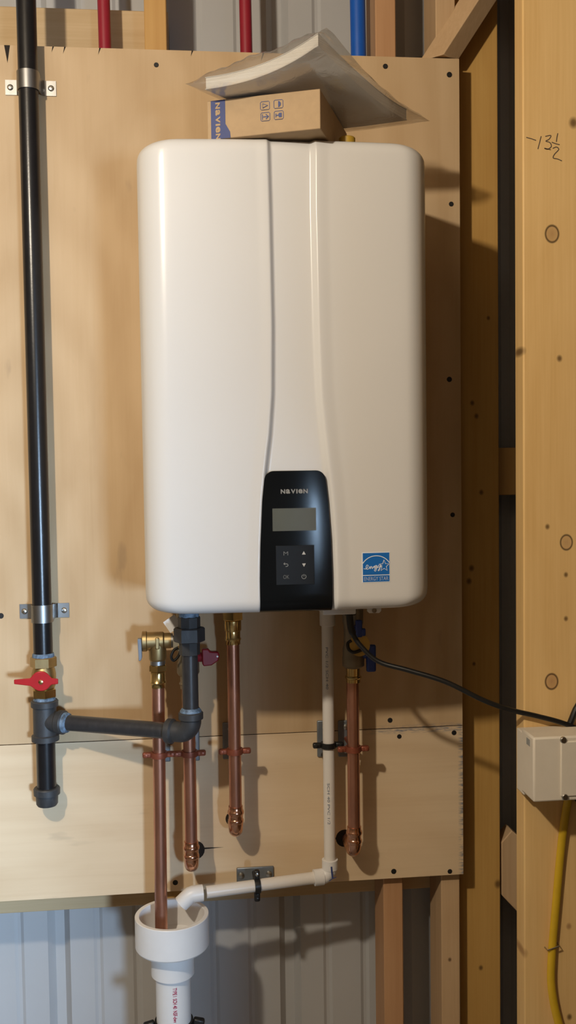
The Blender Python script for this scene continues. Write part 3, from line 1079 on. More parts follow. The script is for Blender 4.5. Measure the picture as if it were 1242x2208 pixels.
def bagpt(u, v, side):
    """u, v 0..1 over the bag; side 0 lower film, 1 upper film, joined along the rim"""
    uu, vv = -0.12 + 1.25 * u, -0.07 + 1.20 * v
    p = sheet(uu, vv)
    rim = min(u, 1 - u) * 9
    rim2 = min(v, 1 - v) * 11
    inside = min(1.0, rim) * min(1.0, rim2)
    inside = inside ** 0.6
    wob = 0.0022 * math.sin(17 * u + 9 * v) + 0.0016 * math.sin(31 * v - 12 * u + 1.3) + 0.001 * math.sin(60 * u + 41 * v)
    edge = 0.004 + 0.002 * max(0, 1 - u * 4) + 0.012 * max(0, u - 0.85) / 0.15 * max(0, 1 - v * 2.5)
    lo = -0.0018
    hi = 0.0205 + 0.017 * math.sin(PI * u) * math.exp(-((v - 0.08) / 0.12) ** 2) + 0.006 * math.sin(PI * min(1, u * 1.2)) * math.sin(PI * v)
    z = edge * (1 - inside) + (lo if side == 0 else hi) * inside
    w = wob * (1.0 if side else 0.25) * inside
    if side == 0:
        w = -abs(w) * 0.4
    return p + Vector((0, 0, z + w))


vs, fs = [], []
N1, N2 = 44, 44
for side in (0, 1):
    for j in range(N2 + 1):
        for i in range(N1 + 1):
            vs.append(bagpt(i / N1, j / N2, side))
n = (N1 + 1) * (N2 + 1)
for j in range(N2):
    for i in range(N1):
        a = j * (N1 + 1) + i
        fs.append((a, a + 1, a + N1 + 2, a + N1 + 1))
        fs.append((n + a, n + a + N1 + 1, n + a + N1 + 2, n + a + 1))
bag = MB().add(vs, fs).build('plastic_bag', 'film', weld=True, angle=60)
tag(bag, 'clear plastic bag of manuals draped over the cardboard carton', 'bag')

# ------------------------------------------------------------------ gas line
GX, GH = -0.2497, -0.030
o = MB().cyl((GX, GH, 1.118), (GX, GH, 2.615), 0.0167, 32).build('gas_pipe', 'iron')
tag(o, 'long glossy black steel gas pipe running up the plywood', 'pipe')


def strap(z, label, dx=0.0):
    t = thing('pipe_strap', label, 'pipe strap', (GX, 0, z), 'pipe straps on the black gas pipe')
    x = GX + dx
    R = 0.0174
    h = 0.0155
    path = [(x - 0.0430, -0.0006), (x - 0.0235, -0.0006), (x - 0.0195, -0.004), (x - R, -0.012)]
    path += [(x - R * math.cos(a), GH - R * math.sin(a)) for a in [i * PI / 14 for i in range(15)]]
    path += [(x + R, -0.012), (x + 0.0195, -0.004), (x + 0.0235, -0.0006), (x + 0.0430, -0.0006)]
    vs, fs = [], []
    P = [Vector((a, b, 0)) for a, b in path]
    for i, p in enumerate(P):
        tt = (P[min(i + 1, len(P) - 1)] - P[max(0, i - 1)]).normalized()
        nn = Vector((tt.y, -tt.x, 0))
        for q, zz in ((p, z - h), (p + nn * 0.0016, z - h), (p + nn * 0.0016, z + h), (p, z + h)):
            sc = 1.0 if 4 <= i <= len(P) - 5 else 0.82
            vs.append((q.x, q.y, z + (zz - z) * sc))
    for i in range(len(P) - 1):
        for k in range(4):
            fs.append((4 * i + k, 4 * i + (k + 1) % 4, 4 * i + 4 + (k + 1) % 4, 4 * i + 4 + k))
    fs += [(3, 2, 1, 0), tuple(4 * (len(P) - 1) + k for k in range(4))]
    MB().add(vs, fs).build('strap_band', 'zinc', t, angle=30)
    for sx_ in (-1, 1):
        MB().lathe((x + sx_ * 0.0345, -0.002, z), (0, -1, 0), [(0.0052, 0), (0.0052, 0.001), (0.0035, 0.003), (0.0012, 0.0036)], 14).build('screw', 'steel', t)


strap(2.1045, 'galvanised pipe strap on the black gas pipe near the plywood top edge')
strap(1.1952, 'galvanised pipe strap on the black gas pipe just above the brass valve')

gv = thing('gas_ball_valve', 'brass ball valve with red lever handle on the black gas pipe', 'valve', (GX, GH, 1.047))
MB().lathe((GX, GH, 1.118), (0, 0, 1), [(0.0172, -0.004), (0.0192, 0.001), (0.0190, 0.005), (0.0174, 0.007)], 24).build('thread_sealant', 'sealant', gv)
MB().lathe((GX, GH, 1.100), (0, 0, 1), [(0.0195, 0), (0.0228, 0.0015), (0.0228, 0.017), (0.021, 0.0185)], 6, ph=PI / 6).build('hex_end', 'brass_dull', gv, angle=20)
MB().lathe((GX, GH, 1.062), (0, 0, 1), [(0.016, 0), (0.0195, 0.004), (0.0212, 0.012), (0.0212, 0.026), (0.0195, 0.034), (0.0175, 0.039)], 28).build('valve_body', 'brass_dull', gv)
MB().lathe((GX, GH, 1.047), (0, 0, 1), [(0.0195, 0), (0.0218, 0.0015), (0.0218, 0.0145), (0.019, 0.016)], 6, ph=0.2).build('hex_end', 'brass', gv, angle=20)
MB().cyl((GX - 0.001, GH - 0.018, 1.0825), (GX - 0.001, GH - 0.030, 1.0825), 0.008, 20).build('stem', 'brass_dull', gv)
hp = [(-0.0475, -0.0045), (-0.0475, 0.0035), (-0.019, 0.006)]
hp += [(0.0185 * math.cos(a), 0.0185 * math.sin(a)) for a in [math.radians(d) for d in range(150, 30, -12)]]
hp += [(0.019, 0.006), (0.0305, 0.0045), (0.0305, -0.0048), (0.019, -0.006)]
hp += [(0.0185 * math.cos(a), 0.0175 * math.sin(a)) for a in [math.radians(-d) for d in range(30, 150, 12)]]
hp += [(-0.019, -0.008)]
hd = MB().prism(hp, lambda a, b, d: (GX - 0.0005 + a * 0.95, d, 1.0818 + b * 0.95 - a * 0.03), GH - 0.034, GH - 0.030).build('handle', 'red_handle', gv, bevel=0.0012)
MB().lathe((GX - 0.0005, GH - 0.034, 1.0812), (0, -1, 0), [(0.0042, 0), (0.0042, 0.002), (0.002, 0.0028)], 6).build('nut', 'brass', hd)

gb = thing('gas_branch', 'black iron gas branch with tee, capped drip leg, elbow and union under the heater', 'pipe', (GX, GH, 0.853))
TZ = 1.0045
# tee
m = MB()
m.lathe((GX, GH, 0.9695), (0, 0, 1), [(0.0215, 0), (0.0238, 0.001), (0.0238, 0.010), (0.0205, 0.012), (0.0203, 0.060), (0.0236, 0.0615), (0.0238, 0.0705), (0.0220, 0.0725), (0.017, 0.073)], 30)
EL = Vector((0.0047, -0.150, 1.0118))
b0 = Vector((GX, GH, TZ))
e0 = Vector((EL.x, EL.y, TZ + 0.001))
bd = (e0 - b0).normalized()
m.lathe(b0, bd, [(0.0175, 0.010), (0.0180, 0.026), (0.0205, 0.028), (0.0208, 0.038), (0.0190, 0.040)], 28)
m.build('tee', 'cast', gb)
MB().lathe((GX, GH, 1.040), (0, 0, 1), [(0.0175, 0), (0.0195, 0.002), (0.0172, 0.007)], 24).build('thread_sealant', 'sealant', gb)
MB().cyl((GX, GH, 0.880), (GX, GH, 0.972), 0.0167, 30).build('drip_leg', 'iron', gb)
MB().lathe((GX, GH, 0.853), (0, 0, 1), [(0.010, 0), (0.0165, 0.0015), (0.0188, 0.005), (0.0195, 0.0205), (0.0228, 0.0215), (0.0230, 0.0315), (0.0215, 0.0335), (0.0168, 0.034)], 30).build('pipe_cap', 'cast', gb)
MB().lathe(b0, bd, [(0.0188, 0.037), (0.0178, 0.041), (0.0170, 0.046), (0.0142, 0.048)], 22).build('thread_sealant', 'sealant', gb)
bl_ = (e0 - b0).length
MB().cyl(b0 + bd * 0.038, b0 + bd * (bl_ - 0.022), 0.0136, 28).build('branch_pipe', 'iron_grey', gb)
# elbow: from the branch direction up
ctr = e0 - bd * 0.021 + Vector((0, 0, 0.021))
ep = [e0 - bd * 0.038, e0 - bd * 0.030] + arc(ctr, 0.021, -PI / 2, 0, bd, (0, 0, 1), 10) + [Vector((e0.x, e0.y, e0.z + 0.030))]
m = MB().tube(ep, 0.0172, 26)
m.lathe(e0 - bd * 0.045, bd, [(0.0185, 0), (0.0207, 0.002), (0.0207, 0.011), (0.0175, 0.014)], 26)
m.lathe((e0.x, e0.y, e0.z + 0.022), (0, 0, 1), [(0.0172, 0), (0.0207, 0.002), (0.0207, 0.0115), (0.0185, 0.0135)], 26)
m.build('elbow', 'cast', gb)
RXx, RYy = e0.x, e0.y
MB().lathe((RXx, RYy, e0.z + 0.0345), (0, 0, 1), [(0.0180, 0), (0.0178, 0.003), (0.0142, 0.0075)], 22).build('thread_sealant', 'sealant', gb)
MB().cyl((RXx, RYy, e0.z + 0.03), (RXx, RYy, 1.145), 0.0134, 26).build('riser', 'iron_grey', gb)
un = MB()
un.lathe((RXx, RYy, 1.136), (0, 0, 1), [(0.0150, 0), (0.0172, 0.001), (0.0172, 0.024)], 8)
un.lathe((RXx, RYy, 1.158), (0, 0, 1), [(0.0235, 0), (0.0258, 0.0015), (0.0258, 0.022), (0.0235, 0.024)], 6, ph=PI / 6)
un.lathe((RXx, RYy, 1.182), (0, 0, 1), [(0.0185, 0), (0.0185, 0.017), (0.0165, 0.019)], 8)
un.build('union', 'cast', gb, angle=20)
MB().lathe((RXx, RYy, 1.199), (0, 0, 1), [(0.0165, 0), (0.0172, 0.006), (0.0150, 0.014)], 22).build('thread_sealant', 'sealant', gb)
MB().cyl((RXx, RYy, 1.20), (RXx, RYy, 1.226), 0.0134, 24).build('inlet_nipple', 'iron_grey', gb)

# ------------------------------------------------------------------ copper pipes
CH = -0.070
PR = 0.0110


def press_sleeve(mb, x, y, z, up=1, ring=0.0145, r=0.0128):
    mb.lathe((x, y, z), (0, 0, up), [(r, 0), (r, 0.006), (ring - 0.001, 0.007), (ring, 0.009), (ring - 0.001, 0.011), (r, 0.012), (r, 0.026)], 26)
    return mb


def copper_down(x, ztop, zbot, label, holedx=0.0):
    t = thing('copper_pipe', label, 'pipe', (x, CH, zbot))
    zc = zbot + 0.0135
    MB().cyl((x, CH, zc + 0.022), (x, CH, ztop), PR, 26).build('tube', 'copper', t)
    m = MB()
    pts = [(x, CH, zc + 0.034), (x, CH, zc + 0.022)] + [tuple(v) for v in arc((x, CH + 0.020, zc + 0.020), 0.020, PI, 1.5 * PI, (0, 1, 0), (0, 0, 1), 8)][1:] + [(x + holedx * 0.5, -0.02, zc)]
    m.tube(pts, 0.0125, 24)
    m.lathe((x, CH, zc + 0.030), (0, 0, 1), [(0.0125, 0), (0.0128, 0.003), (0.0142, 0.005), (0.0146, 0.0075), (0.0140, 0.010), (0.0126, 0.012), (0.0126, 0.018)], 26)
    m.lathe((x, CH, zc + 0.018), (0, 0, 1), [(0.0125, 0), (0.0138, 0.002), (0.0138, 0.006), (0.0125, 0.008)], 26)
    m.build('press_elbow', 'copper_bright', t)
    MB().cyl((x + holedx * 0.5, -0.022, zc), (x + holedx * 0.5, -0.0012, zc), PR, 22).build('wall_stub', 'copper', t)
    return t, zc


def bored(x, z, r, ply):
    MB().lathe((x, 0.0005, z), (0, -1, 0), [(r, 0), (r * 0.98, 0.0012)], 20).build('bored_hole', 'hole', ply)


t3, zc = copper_down(0.0803, 1.150, 0.7885, 'copper pipe with brass press coupling dropping into the lower plywood')
m = MB()
press_sleeve(m, 0.0806, CH, 1.137, 1)
m.lathe((0.0806, CH, 1.160), (0, 0, 1), [(0.0135, 0), (0.0148, 0.002), (0.0148, 0.018), (0.013, 0.020)], 26)
m.lathe((0.0806, CH, 1.180), (0, 0, 1), [(0.018, 0), (0.019, 0.001), (0.019, 0.02)], 6)
m.build('press_coupling', 'brass', t3)
bored(0.0785, zc, 0.014, ply_l)
t2, zc = copper_down(0.0013, 1.100, 0.7298, 'copper pipe half hidden behind the black gas riser', 0.004)
bored(0.0085, zc + 0.004, 0.0175, ply_l)
MB().prism([(0.02, zc + 0.008), (0.06, zc + 0.0065), (0.02, zc + 0.0045)], lambda a, b, d: (a, d, b), -0.0003, 0.0008).build('veneer_split', 'hole', ply_l, smooth=False)
t4, zc = copper_down(0.2908, 1.075, 0.7407, 'copper pipe below the grey bronze valve with blue handles')
bored(0.2845, zc, 0.0165, ply_l)
MB().prism([(0.272, zc + 0.003), (0.256, zc + 0.0005), (0.272, zc - 0.002)], lambda a, b, d: (a, d, b), -0.0003, 0.0008).build('veneer_split', 'hole', ply_l, smooth=False)
t1 = thing('copper_pipe', 'long straight copper discharge pipe ending inside the white funnel', 'pipe', (-0.052, CH, 0.632))
MB().cyl((-0.0535, CH - 0.002, 0.632), (-0.0503, CH, 1.080), PR, 26).build('tube', 'copper', t1)
m = MB()
press_sleeve(m, -0.0503, CH, 1.066, 1)
m.build('press_coupling', 'brass', t1)

# hot side valve behind the riser
hv = thing('hot_service_valve', 'brass service valve with deep red handle behind the black union', 'valve', (0.0018, CH, 1.062))
m = press_sleeve(MB(), 0.0018, CH, 1.062, 1, 0.0162, 0.014)
m.lathe((0.0018, CH, 1.086), (0, 0, 1), [(0.017, 0), (0.0195, 0.004), (0.0195, 0.020), (0.0175, 0.024), (0.0175, 0.060), (0.019, 0.064), (0.019, 0.136)], 26)
m.build('valve_body', 'bronze_grey', hv)
MB().cyl((0.015, CH - 0.003, 1.117), (0.034, CH - 0.006, 1.117), 0.0085, 18).build('stem', 'dark_red', hv)
hp = [(0.029, 1.108), (0.029, 1.133), (0.040, 1.133), (0.043, 1.128), (0.057, 1.127), (0.059, 1.121), (0.057, 1.112), (0.045, 1.104), (0.031, 1.103)]
MB().prism(hp, lambda a, b, d: (a - 0.003, d, b), CH - 0.018, CH - 0.004).build('handle', 'dark_red', hv, bevel=0.002)
MB().lathe((0.0525, CH - 0.018, 1.1195), (0, -1, 0), [(0.002, 0), (0.0016, 0.0008)], 10).build('rivet', 'steel', hv)
m = MB()
m.cyl((-0.014, CH, 1.147), (0.0, CH, 1.147), 0.009, 20)
m.build('side_outlet', 'steel', hv)

# relief valve
rv = thing('relief_valve', 'cast brass pressure relief valve with grey test lever above the straight copper pipe', 'valve', (-0.0503, CH, 1.091))
RVZ = 1.1468
m = MB()
m.lathe((-0.0765, CH, RVZ), (1, 0, 0), [(0.0165, 0), (0.0178, 0.001), (0.0178, 0.0075), (0.0160, 0.009), (0.0158, 0.036), (0.0145, 0.0375), (0.0135, 0.0385), (0.0135, 0.050)], 28)
m.lathe((-0.0503, CH, RVZ), (0, 0, -1), [(0.0150, 0.006), (0.0152, 0.030), (0.0142, 0.033), (0.0135, 0.034)], 28)
m.build('valve_body', 'brass_dull', rv)
MB().box(-0.0535, -0.0465, CH - 0.0168, CH - 0.012, RVZ - 0.012, RVZ + 0.008).build('cast_rib', 'brass_dull', rv, bevel=0.0015)
MB().lathe((-0.0265, CH, RVZ), (1, 0, 0), [(0.0125, 0), (0.0125, 0.003), (0.0085, 0.0035), (0.0085, 0.013)], 24).build('inlet_thread', 'zinc', rv)
MB().lathe((-0.0503, CH, RVZ - 0.034), (0, 0, -1), [(0.0130, 0), (0.0130, 0.007)], 24).build('outlet_collar', 'zinc', rv)
MB().lathe((-0.0503, CH, 1.1055), (0, 0, -1), [(0.0145, 0), (0.0165, 0.001), (0.0165, 0.010), (0.0135, 0.0115), (0.0130, 0.016)], 6).build('hex_nut', 'brass', rv, angle=20)
MB().prism([(-0.0835, 1.1535), (-0.0770, 1.1535), (-0.0765, 1.128), (-0.0765, 1.121), (-0.0785, 1.1165), (-0.0820, 1.1155)], lambda a, b, d: (a, d, b), CH - 0.016, CH - 0.002).build('test_lever', 'lever_grey', rv, bevel=0.0008)
# tag and clip hanging beside the union
o = MB().obox((-0.0235, -0.095, 1.1800), (0.80, 0.35, 0.50), (0.2, -0.9, 0.1), (-0.55, 0.1, 0.83), 0.024, 0.0004, 0.022).build('hanging_tag', 'white_tag', smooth=False)
tag(o, 'small folded white paper tag beside the black union', 'tag')
lp = thing('tag_loop', 'black cord loop with steel clip hanging beside the relief valve', 'loop', (-0.018, -0.095, 1.118))
MB().tube(spline([(-0.0115, -0.095, 1.140), (-0.0215, -0.097, 1.135), (-0.0265, -0.098, 1.124), (-0.0225, -0.097, 1.117), (-0.0145, -0.096, 1.124), (-0.0085, -0.095, 1.138)], 6), 0.0024, 10).build('cord', 'black_rubber', lp)
MB().obox((-0.0175, -0.0935, 1.1445), (1, 0, 0), (0, 1, 0), (0, 0, 1), 0.011, 0.0012, 0.023).build('clip', 'pale_steel', lp)
MB().lathe((-0.0105, -0.0965, 1.1405), (0, -1, 0), [(0.0042, 0), (0.0042, 0.002), (0.002, 0.003)], 14).build('rivet', 'brass', lp)

# cold side valve
cv = thing('cold_service_valve', 'grey bronze service valve with blue handles below the heater', 'valve', (0.2925, CH, 1.064))
CX = 0.2925
m = MB()
m.lathe((CX, CH, 1.088), (0, 0, 1), [(0.0145, 0), (0.0195, 0.004), (0.0195, 0.019), (0.0188, 0.020), (0.0188, 0.034), (0.0165, 0.042), (0.0165, 0.075), (0.0185, 0.080), (0.0185, 0.138)], 28)
m.build('valve_body', 'bronze_grey', cv)
m = press_sleeve(MB(), CX - 0.0005, CH, 1.062, 1, 0.0148, 0.0124)
m.build('press_coupling', 'brass', cv)
MB().cyl((CX + 0.014, CH - 0.004, 1.1115), (CX + 0.028, CH - 0.006, 1.1115), 0.007, 18).build('stem', 'blue_handle', cv)
MB().box(CX + 0.0215, CX + 0.0385, CH - 0.014, CH - 0.004, 1.0815, 1.1295).build('handle', 'blue_handle', cv, bevel=0.003)
m = MB()
m.cyl((CX + 0.004, CH - 0.014, 1.160), (CX + 0.004, CH - 0.030, 1.160), 0.0075, 18)
m.box(CX - 0.001, CX + 0.010, CH - 0.038, CH - 0.030, 1.148, 1.178)
m.box(CX + 0.008, CX + 0.016, CH - 0.038, CH - 0.030, 1.150, 1.163)
m.build('drain_handle', 'blue_handle', cv, bevel=0.002)
yt = thing('valve_tag', 'round yellow tag on a black strap at the blue handled valve', 'tag', (0.297, CH - 0.045, 1.118))
MB().lathe((0.2985, CH - 0.030, 1.1335), Vector((0.25, -1, 0.15)), [(0.0195, 0), (0.0195, 0.001)], 30).build('tag_disc', 'yellow_tag', yt)
MB().tube(spline([(0.306, CH - 0.036, 1.128), (0.288, CH - 0.038, 1.1225), (0.279, CH - 0.036, 1.127), (0.2775, CH - 0.033, 1.137), (0.284, CH - 0.032, 1.142)], 6), 0.003, 10).build('strap', 'black_rubber', yt)


# ------------------------------------------------------------------ pipe hangers
def hanger(x, z, h, r, mat, label, platedx=0.0, tilt=0.0, group='split ring pipe hangers on the plywood'):
    """ring round a vertical pipe, two bolted ears, stand-off rod and wall plate"""
    t = thing('pipe_hanger', label, 'pipe hanger', (x, 0, z), group)
    y = -h
    hh = 0.0048
    MB().add([], []).lathe((x, y, z), (0, 0, 1), [(r + 0.0004, -hh), (r + 0.0032, -hh), (r + 0.0036, 0), (r + 0.0032, hh), (r + 0.0004, hh), (r + 0.0004, -hh)], 28, False, False).build('ring', mat, t)
    for sg in (-1, 1):
        c = Vector((x + sg * (r + 0.0095), y, z + sg * tilt))
        e = MB().obox(c, (1, 0, 0.1 * sg * 0), (0, 1, 0), (0, 0, 1), 0.0155, 0.0105, 0.0098).build('ear', mat, t, bevel=0.003, seg=3)
        MB().lathe(c + Vector((sg * 0.002, -0.005, 0)), (0, -1, 0), [(0.0036, 0), (0.0034, 0.0018), (0.0015, 0.0024)], 12).build('bolt', mat, t)
    pw, phh = 0.0145, 0.034
    pl = MB().box(x + platedx - pw, x + platedx + pw, -0.0048, -0.0008, z - phh, z + phh).build('wall_plate', 'plate_grey', t, bevel=0.002)
    for sg in (-1, 1):
        MB().lathe((x + platedx, -0.0046, z + sg * 0.022), (0, -1, 0), [(0.0055, 0), (0.0050, 0.0018), (0.002, 0.0030)], 14).build('screw', 'steel', pl)
    MB().cyl((x + platedx * 0.7, -0.0045, z), (x, y + r + 0.001, z), 0.0045, 14).build('standoff_rod', mat, t)
    return t


hanger(-0.0515, 0.9480, 0.0706, 0.0111, 'copper_paint', 'copper-coloured split ring hanger on the straight pipe that ends in the funnel', 0.004)
hanger(0.0013, 0.9475, 0.0700, 0.0111, 'copper_paint', 'copper-coloured split ring hanger below the black gas elbow', 0.004)
hanger(0.0803, 0.9478, 0.0700, 0.0111, 'copper_paint', 'copper-coloured split ring hanger on the copper pipe with brass coupling', -0.004)
hanger(0.2908, 0.9425, 0.0700, 0.0111, 'copper_paint', 'copper-coloured split ring hanger next to the white drain pipe', -0.002)
hanger(0.2495, 0.9440, 0.0450, 0.0108, 'black_clamp', 'black split ring hanger holding the upright white drain pipe', 0.0)

# ------------------------------------------------------------------ condensate drain
dp = thing('drain_pipe', 'thin white plastic drain pipe turning left under the heater towards the funnel', 'pipe', (0.250, -0.045, 0.685))
DZ = 0.7045
DR = 0.0106
MB().cyl((0.250, -0.045, DZ + 0.012), (0.2507, -0.045, 1.226), DR, 24).build('upright_tube', 'cpvc', dp)
MB().lathe((0.2507, -0.045, 1.160), (0, 0, 1), [(0.0128, 0), (0.0140, 0.001), (0.0140, 0.026), (0.016, 0.028), (0.016, 0.066)], 24).build('top_collar', 'cpvc', dp)
hdirr = (Vector((0.0141, -0.072, 0.6985)) - Vector((0.250, -0.045, DZ))).normalized()
ec = Vector((0.250, -0.045, DZ))
cen = ec + hdirr * 0.016 + Vector((0, 0, 0.016))
ep = [ec + Vector((0, 0, 0.030)), ec + Vector((0, 0, 0.018))] + arc(cen, 0.016, 0, PI / 2, -hdirr, (0, 0, -1), 8) + [ec + hdirr * 0.030]
m = MB().tube(ep, 0.0133, 24)
m.lathe(ec + Vector((0, 0, 0.012)), (0, 0, 1), [(0.0133, 0), (0.0145, 0.001), (0.0145, 0.018), (0.011, 0.0185)], 24)
m.lathe(ec + hdirr * 0.012, hdirr, [(0.0133, 0), (0.0145, 0.001), (0.0145, 0.018), (0.011, 0.0185)], 24)
elb = m.build('elbow', 'pvc', dp)
m = MB()
stroke(m, [(0.2505, -0.0597, 0.727), (0.2512, -0.0597, 0.716), (0.2525, -0.0597, 0.706)], 0.003, (0, -1, 0))
stroke(m, [(0.246, -0.0597, 0.7015), (0.252, -0.0597, 0.705), (0.2595, -0.0592, 0.7075)], 0.0012, (0, -1, 0))
m.build('marker_line', 'print_blue', elb, smooth=False)
end = Vector((0.0141, -0.072, 0.6985))
MB().cyl(ec + hdirr * 0.02, end - hdirr * 0.012, DR, 24).build('lying_tube', 'cpvc', dp)
d45 = (hdirr + Vector((0, 0, -0.85))).normalized()
ep = [end - hdirr * 0.006, end + hdirr * 0.006, end + hdirr * 0.012, end + hdirr * 0.016 + Vector((0, 0, -0.0008))] + [end + hdirr * 0.019 + Vector((0, 0, -0.0030)) + d45 * k for k in (0.002, 0.006, 0.018)]
m = MB().tube(ep, [0.0142, 0.0144, 0.0142, 0.0140, 0.0140, 0.0142, 0.0142], 24, False)
m.tube(ep[::-1], [0.0112] * 7, 24, False)
m.tube([ep[0] - hdirr * 0.0005, ep[0]], [0.0107, 0.0142], 24, False)
m.tube([ep[-1], ep[-1] + d45 * 0.0004], [0.0142, 0.0112], 24, False)
m.build('angled_elbow', 'pvc', dp)
for zz, nn in ((1.085, 10), (0.84, 8)):
    m = MB()
    put_text(m, 'PVC 1/2 SCH 40' if zz > 1 else 'SCH 40 PVC 1/2', (0.2475, -0.0555, zz), (0, 0, -1), (1, 0, 0), w=0.075, h=0.0042, size=0.01)
    m.v = [(x, -0.045 - math.sqrt(max(0, (DR + 0.0003) ** 2 - (x - 0.2503) ** 2)) - 0.0001, z) for x, y, z in m.v]
    m.build('print_line', 'print_bluegrey', dp, smooth=False)

# black hanger on the lying tube
hx = 0.1163
hc = ec + hdirr * ((ec.x - hx) / -hdirr.x)
dh = thing('pipe_hanger', 'black split ring hanger round the lying part of the white drain pipe', 'pipe hanger', (hx, 0, hc.z), 'split ring pipe hangers on the plywood')
MB().lathe(hc, hdirr, [(DR + 0.0003, -0.005), (DR + 0.0032, -0.005), (DR + 0.0036, 0), (DR + 0.0032, 0.005), (DR + 0.0003, 0.005), (DR + 0.0003, -0.005)], 26, False, False).build('ring', 'black_clamp', dh)
for sg in (-1, 1):
    c = hc + Vector((0, 0, sg * (DR + 0.0095)))
    MB().obox(c, (1, 0, 0), (0, 1, 0), (0, 0, 1), 0.0105, 0.0105, 0.0165).build('ear', 'black_clamp', dh, bevel=0.003, seg=3)
    MB().lathe(c + Vector((0, -0.005, sg * 0.002)), (0, -1, 0), [(0.0034, 0), (0.003, 0.002), (0.0012, 0.0026)], 12).build('bolt', 'steel' if sg > 0 else 'black_clamp', dh)
pl = MB().box(0.083, 0.1515, -0.0048, -0.0008, 0.6805, 0.7112).build('wall_plate', 'plate_grey', dh, bevel=0.002)
for x in (0.0915, 0.1425):
    MB().lathe((x, -0.0046, 0.697), (0, -1, 0), [(0.0060, 0), (0.0055, 0.002), (0.002, 0.0035)], 14).build('screw', 'steel', pl)
MB().cyl((hx, -0.004, hc.z), (hx, hc.y + DR + 0.001, hc.z), 0.005, 14).build('standoff_rod', 'black_clamp', dh)

# ------------------------------------------------------------------ funnel and standpipe
FX, FY = -0.0345, -0.085
fn = thing('drain_funnel', 'white plastic reducer cup on a standpipe catching the copper and drain pipes', 'drain', (FX, FY, 0.0))
MB().lathe((FX, FY, 0.6705), (0, 0, 1), [
    (0.0525, -0.105), (0.0305, -0.105), (0.0375, -0.1047), (0.0375, -0.066), (0.0620, -0.056), (0.0640, -0.053), (0.0640, -0.001), (0.0632, 0.0), (0.0570, 0.0), (0.0562, -0.001), (0.0555, -0.046), (0.030, -0.060), (0.0265, -0.064), (0.0265, -0.105)][1:], 56, False, False).build('reducer_cup', 'pvc', fn, angle=30)
st_ = MB().lathe((FX, FY, 0.0), (0, 0, 1), [(0.0302, 0.0), (0.0302, 0.604), (0.0262, 0.604), (0.0262, 0.0)], 44, False, False).build('standpipe', 'pvc', fn)
m = MB()
x0 = FX + 0.003
put_text(m, 'TYPE I  SCH 40  NSF-dwv  ASTM D', (x0, FY - 0.031, 0.512), (0, 0, -1), (1, 0, 0), w=0.084, h=0.0072, size=0.01, bold=0.0002)
m.v = [(x, FY - math.sqrt(0.0304 ** 2 - (x - FX) ** 2) - 0.0001, z) for x, y, z in m.v]
m.build('print_line', 'print_red', st_, smooth=False)
pc = thing('standpipe_clamp', 'black clamp round the white standpipe below the funnel', 'clamp', (FX, FY, 0.46))
MB().lathe((FX, FY, 0.470), (0, 0, 1), [(0.0305, -0.012), (0.0335, -0.012), (0.0335, 0.012), (0.0305, 0.012), (0.0305, -0.012)], 36, False, False).build('ring', 'black_clamp', pc)
for sg in (-1, 1):
    MB().obox((FX + sg * 0.042, FY, 0.470), (1, 0, -0.25 * sg), (0, 1, 0), (0.25 * sg, 0, 1), 0.020, 0.012, 0.022).build('ear', 'black_clamp', pc, bevel=0.003)
MB().cyl((FX, FY + 0.032, 0.470), (FX, 0.0183, 0.470), 0.005, 14).build('standoff_rod', 'black_clamp', pc)

# ------------------------------------------------------------------ supply tubes above the plywood
for x, r, mat, lab in ((-0.1253, 0.0112, 'pex_red', 'red plastic water tube in front of the horizontal girt'), (0.128, 0.0112, 'pex_red', 'red plastic water tube in front of bare grey siding'),
                       (0.3345, 0.0142, 'pex_blue', 'thick blue plastic water tube behind the plywood')):
    o = MB().tube(spline([(x + 0.006, 0.05, 1.2), (x + 0.002, 0.05, 1.9), (x, 0.05, 2.25), (x - 0.004, 0.05, 2.61)], 6), r, 24).build('water_tube', mat)
    tag(o, lab, 'pipe')

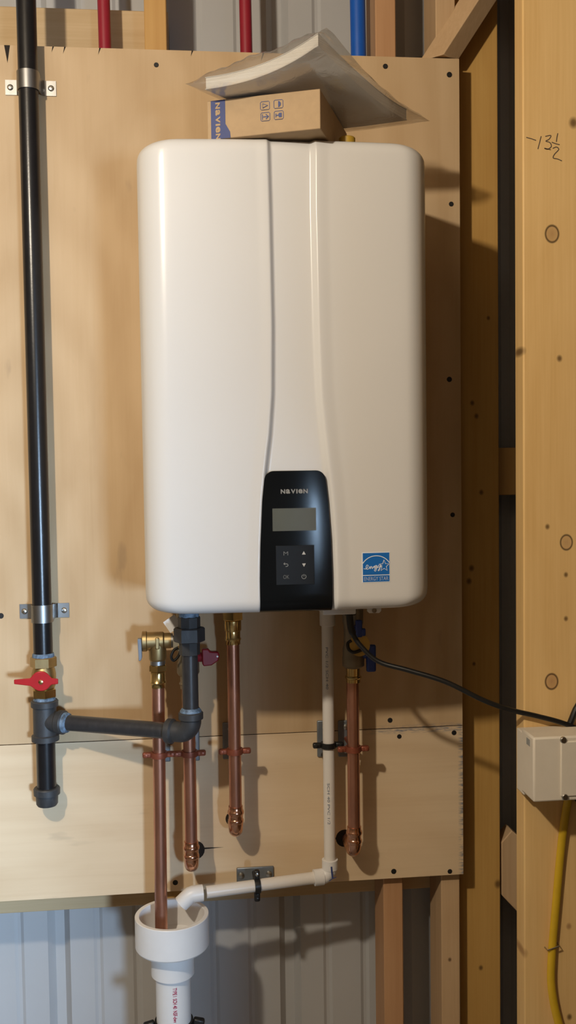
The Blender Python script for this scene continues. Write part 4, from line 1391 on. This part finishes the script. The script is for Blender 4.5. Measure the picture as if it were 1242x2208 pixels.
# ------------------------------------------------------------------ cables and the ivory box
o = MB().tube(spline([(0.262, -0.215, 1.2135), (0.2625, -0.217, 1.196), (0.2653, -0.220, 1.178), (0.277, -0.226, 1.157), (0.305, -0.236, 1.1315), (0.350, -0.252, 1.119), (0.405, -0.270, 1.1025), (0.4615, -0.284, 1.0745),
                      (0.503, -0.290, 1.059), (0.5465, -0.292, 1.0475), (0.590, -0.295, 1.0345), (0.640, -0.300, 1.012)], 8),
              [0.0058 if i < 18 else 0.0040 for i in range(89)], 14).build('power_cable', 'black_rubber')
tag(o, 'black power cable sagging from the heater underside to the partition stud', 'cable')
jb = thing('junction_box', 'ivory plastic junction box mounted on the knotty partition stud', 'junction box', (0.58, -0.28, 0.93))
ang = math.radians(0)
MB().box(0.5165, 0.664, -0.312, -0.281, 0.9295, 1.0280).build('back_box', 'ivory', jb, bevel=0.002)
lid = MB().box(0.5130, 0.6685, -0.366, -0.313, 0.9365, 1.0350).build('cover', 'ivory', jb, bevel=0.003)
MB().box(0.555, 0.6685, -0.3685, -0.364, 0.944, 1.0278).build('raised_plate', 'ivory', lid, bevel=0.0015)
for x, z in ((0.5590, 1.0300), (0.5615, 0.9430)):
    MB().lathe((x, -0.3655, z), (0, -1, 0), [(0.0050, 0), (0.0050, 0.003), (0.0040, 0.0042)], 16).build('screw', 'steel', lid)
MB().obox((0.5128, -0.345, 1.023), (0, 1, 0), (1, 0, 0), (0, 0, 1), 0.014, 0.001, 0.010).build('knockout_tab', 'print_grey', lid, smooth=False)
yc = thing('yellow_cable', 'flat yellow electrical cable hanging from the ivory box down the stud', 'cable', (0.5974, -0.285, 0.93))
MB().tube(spline([(0.598, -0.300, 0.9290), (0.5965, -0.290, 0.905), (0.5882, -0.2865, 0.8375), (0.5789, -0.2855, 0.7322), (0.5725, -0.2855, 0.6567), (0.5720, -0.2860, 0.6033), (0.5840, -0.287, 0.5426), (0.610, -0.287, 0.470)], 8), 0.0068, 14, flat=(1.0, 0.72)).build('jacket', 'yellow_cable', yc)
stp = MB().tube([(0.5625, -0.2805, 0.6685), (0.5635, -0.2915, 0.669), (0.582, -0.2920, 0.6745), (0.583, -0.2805, 0.675)], 0.0011, 8).build('cable_staple', 'steel')
tag(stp, 'metal staple holding the yellow cable to the stud', 'staple')
cl = MB()
for k in range(3):
    yy = -0.288 - 0.011 * k
    ctr_ = Vector((0.744, yy, 0.985))
    cl.tube(arc(ctr_, 0.150 - 0.004 * k, 0, 2 * PI, (1, 0, 0), (0, 0, 1), 40), 0.0052, 10, False)
    break
o = cl.build('cable_coil', 'black_rubber')
tag(o, 'coil of black cable hung beside the ivory junction box', 'cable')
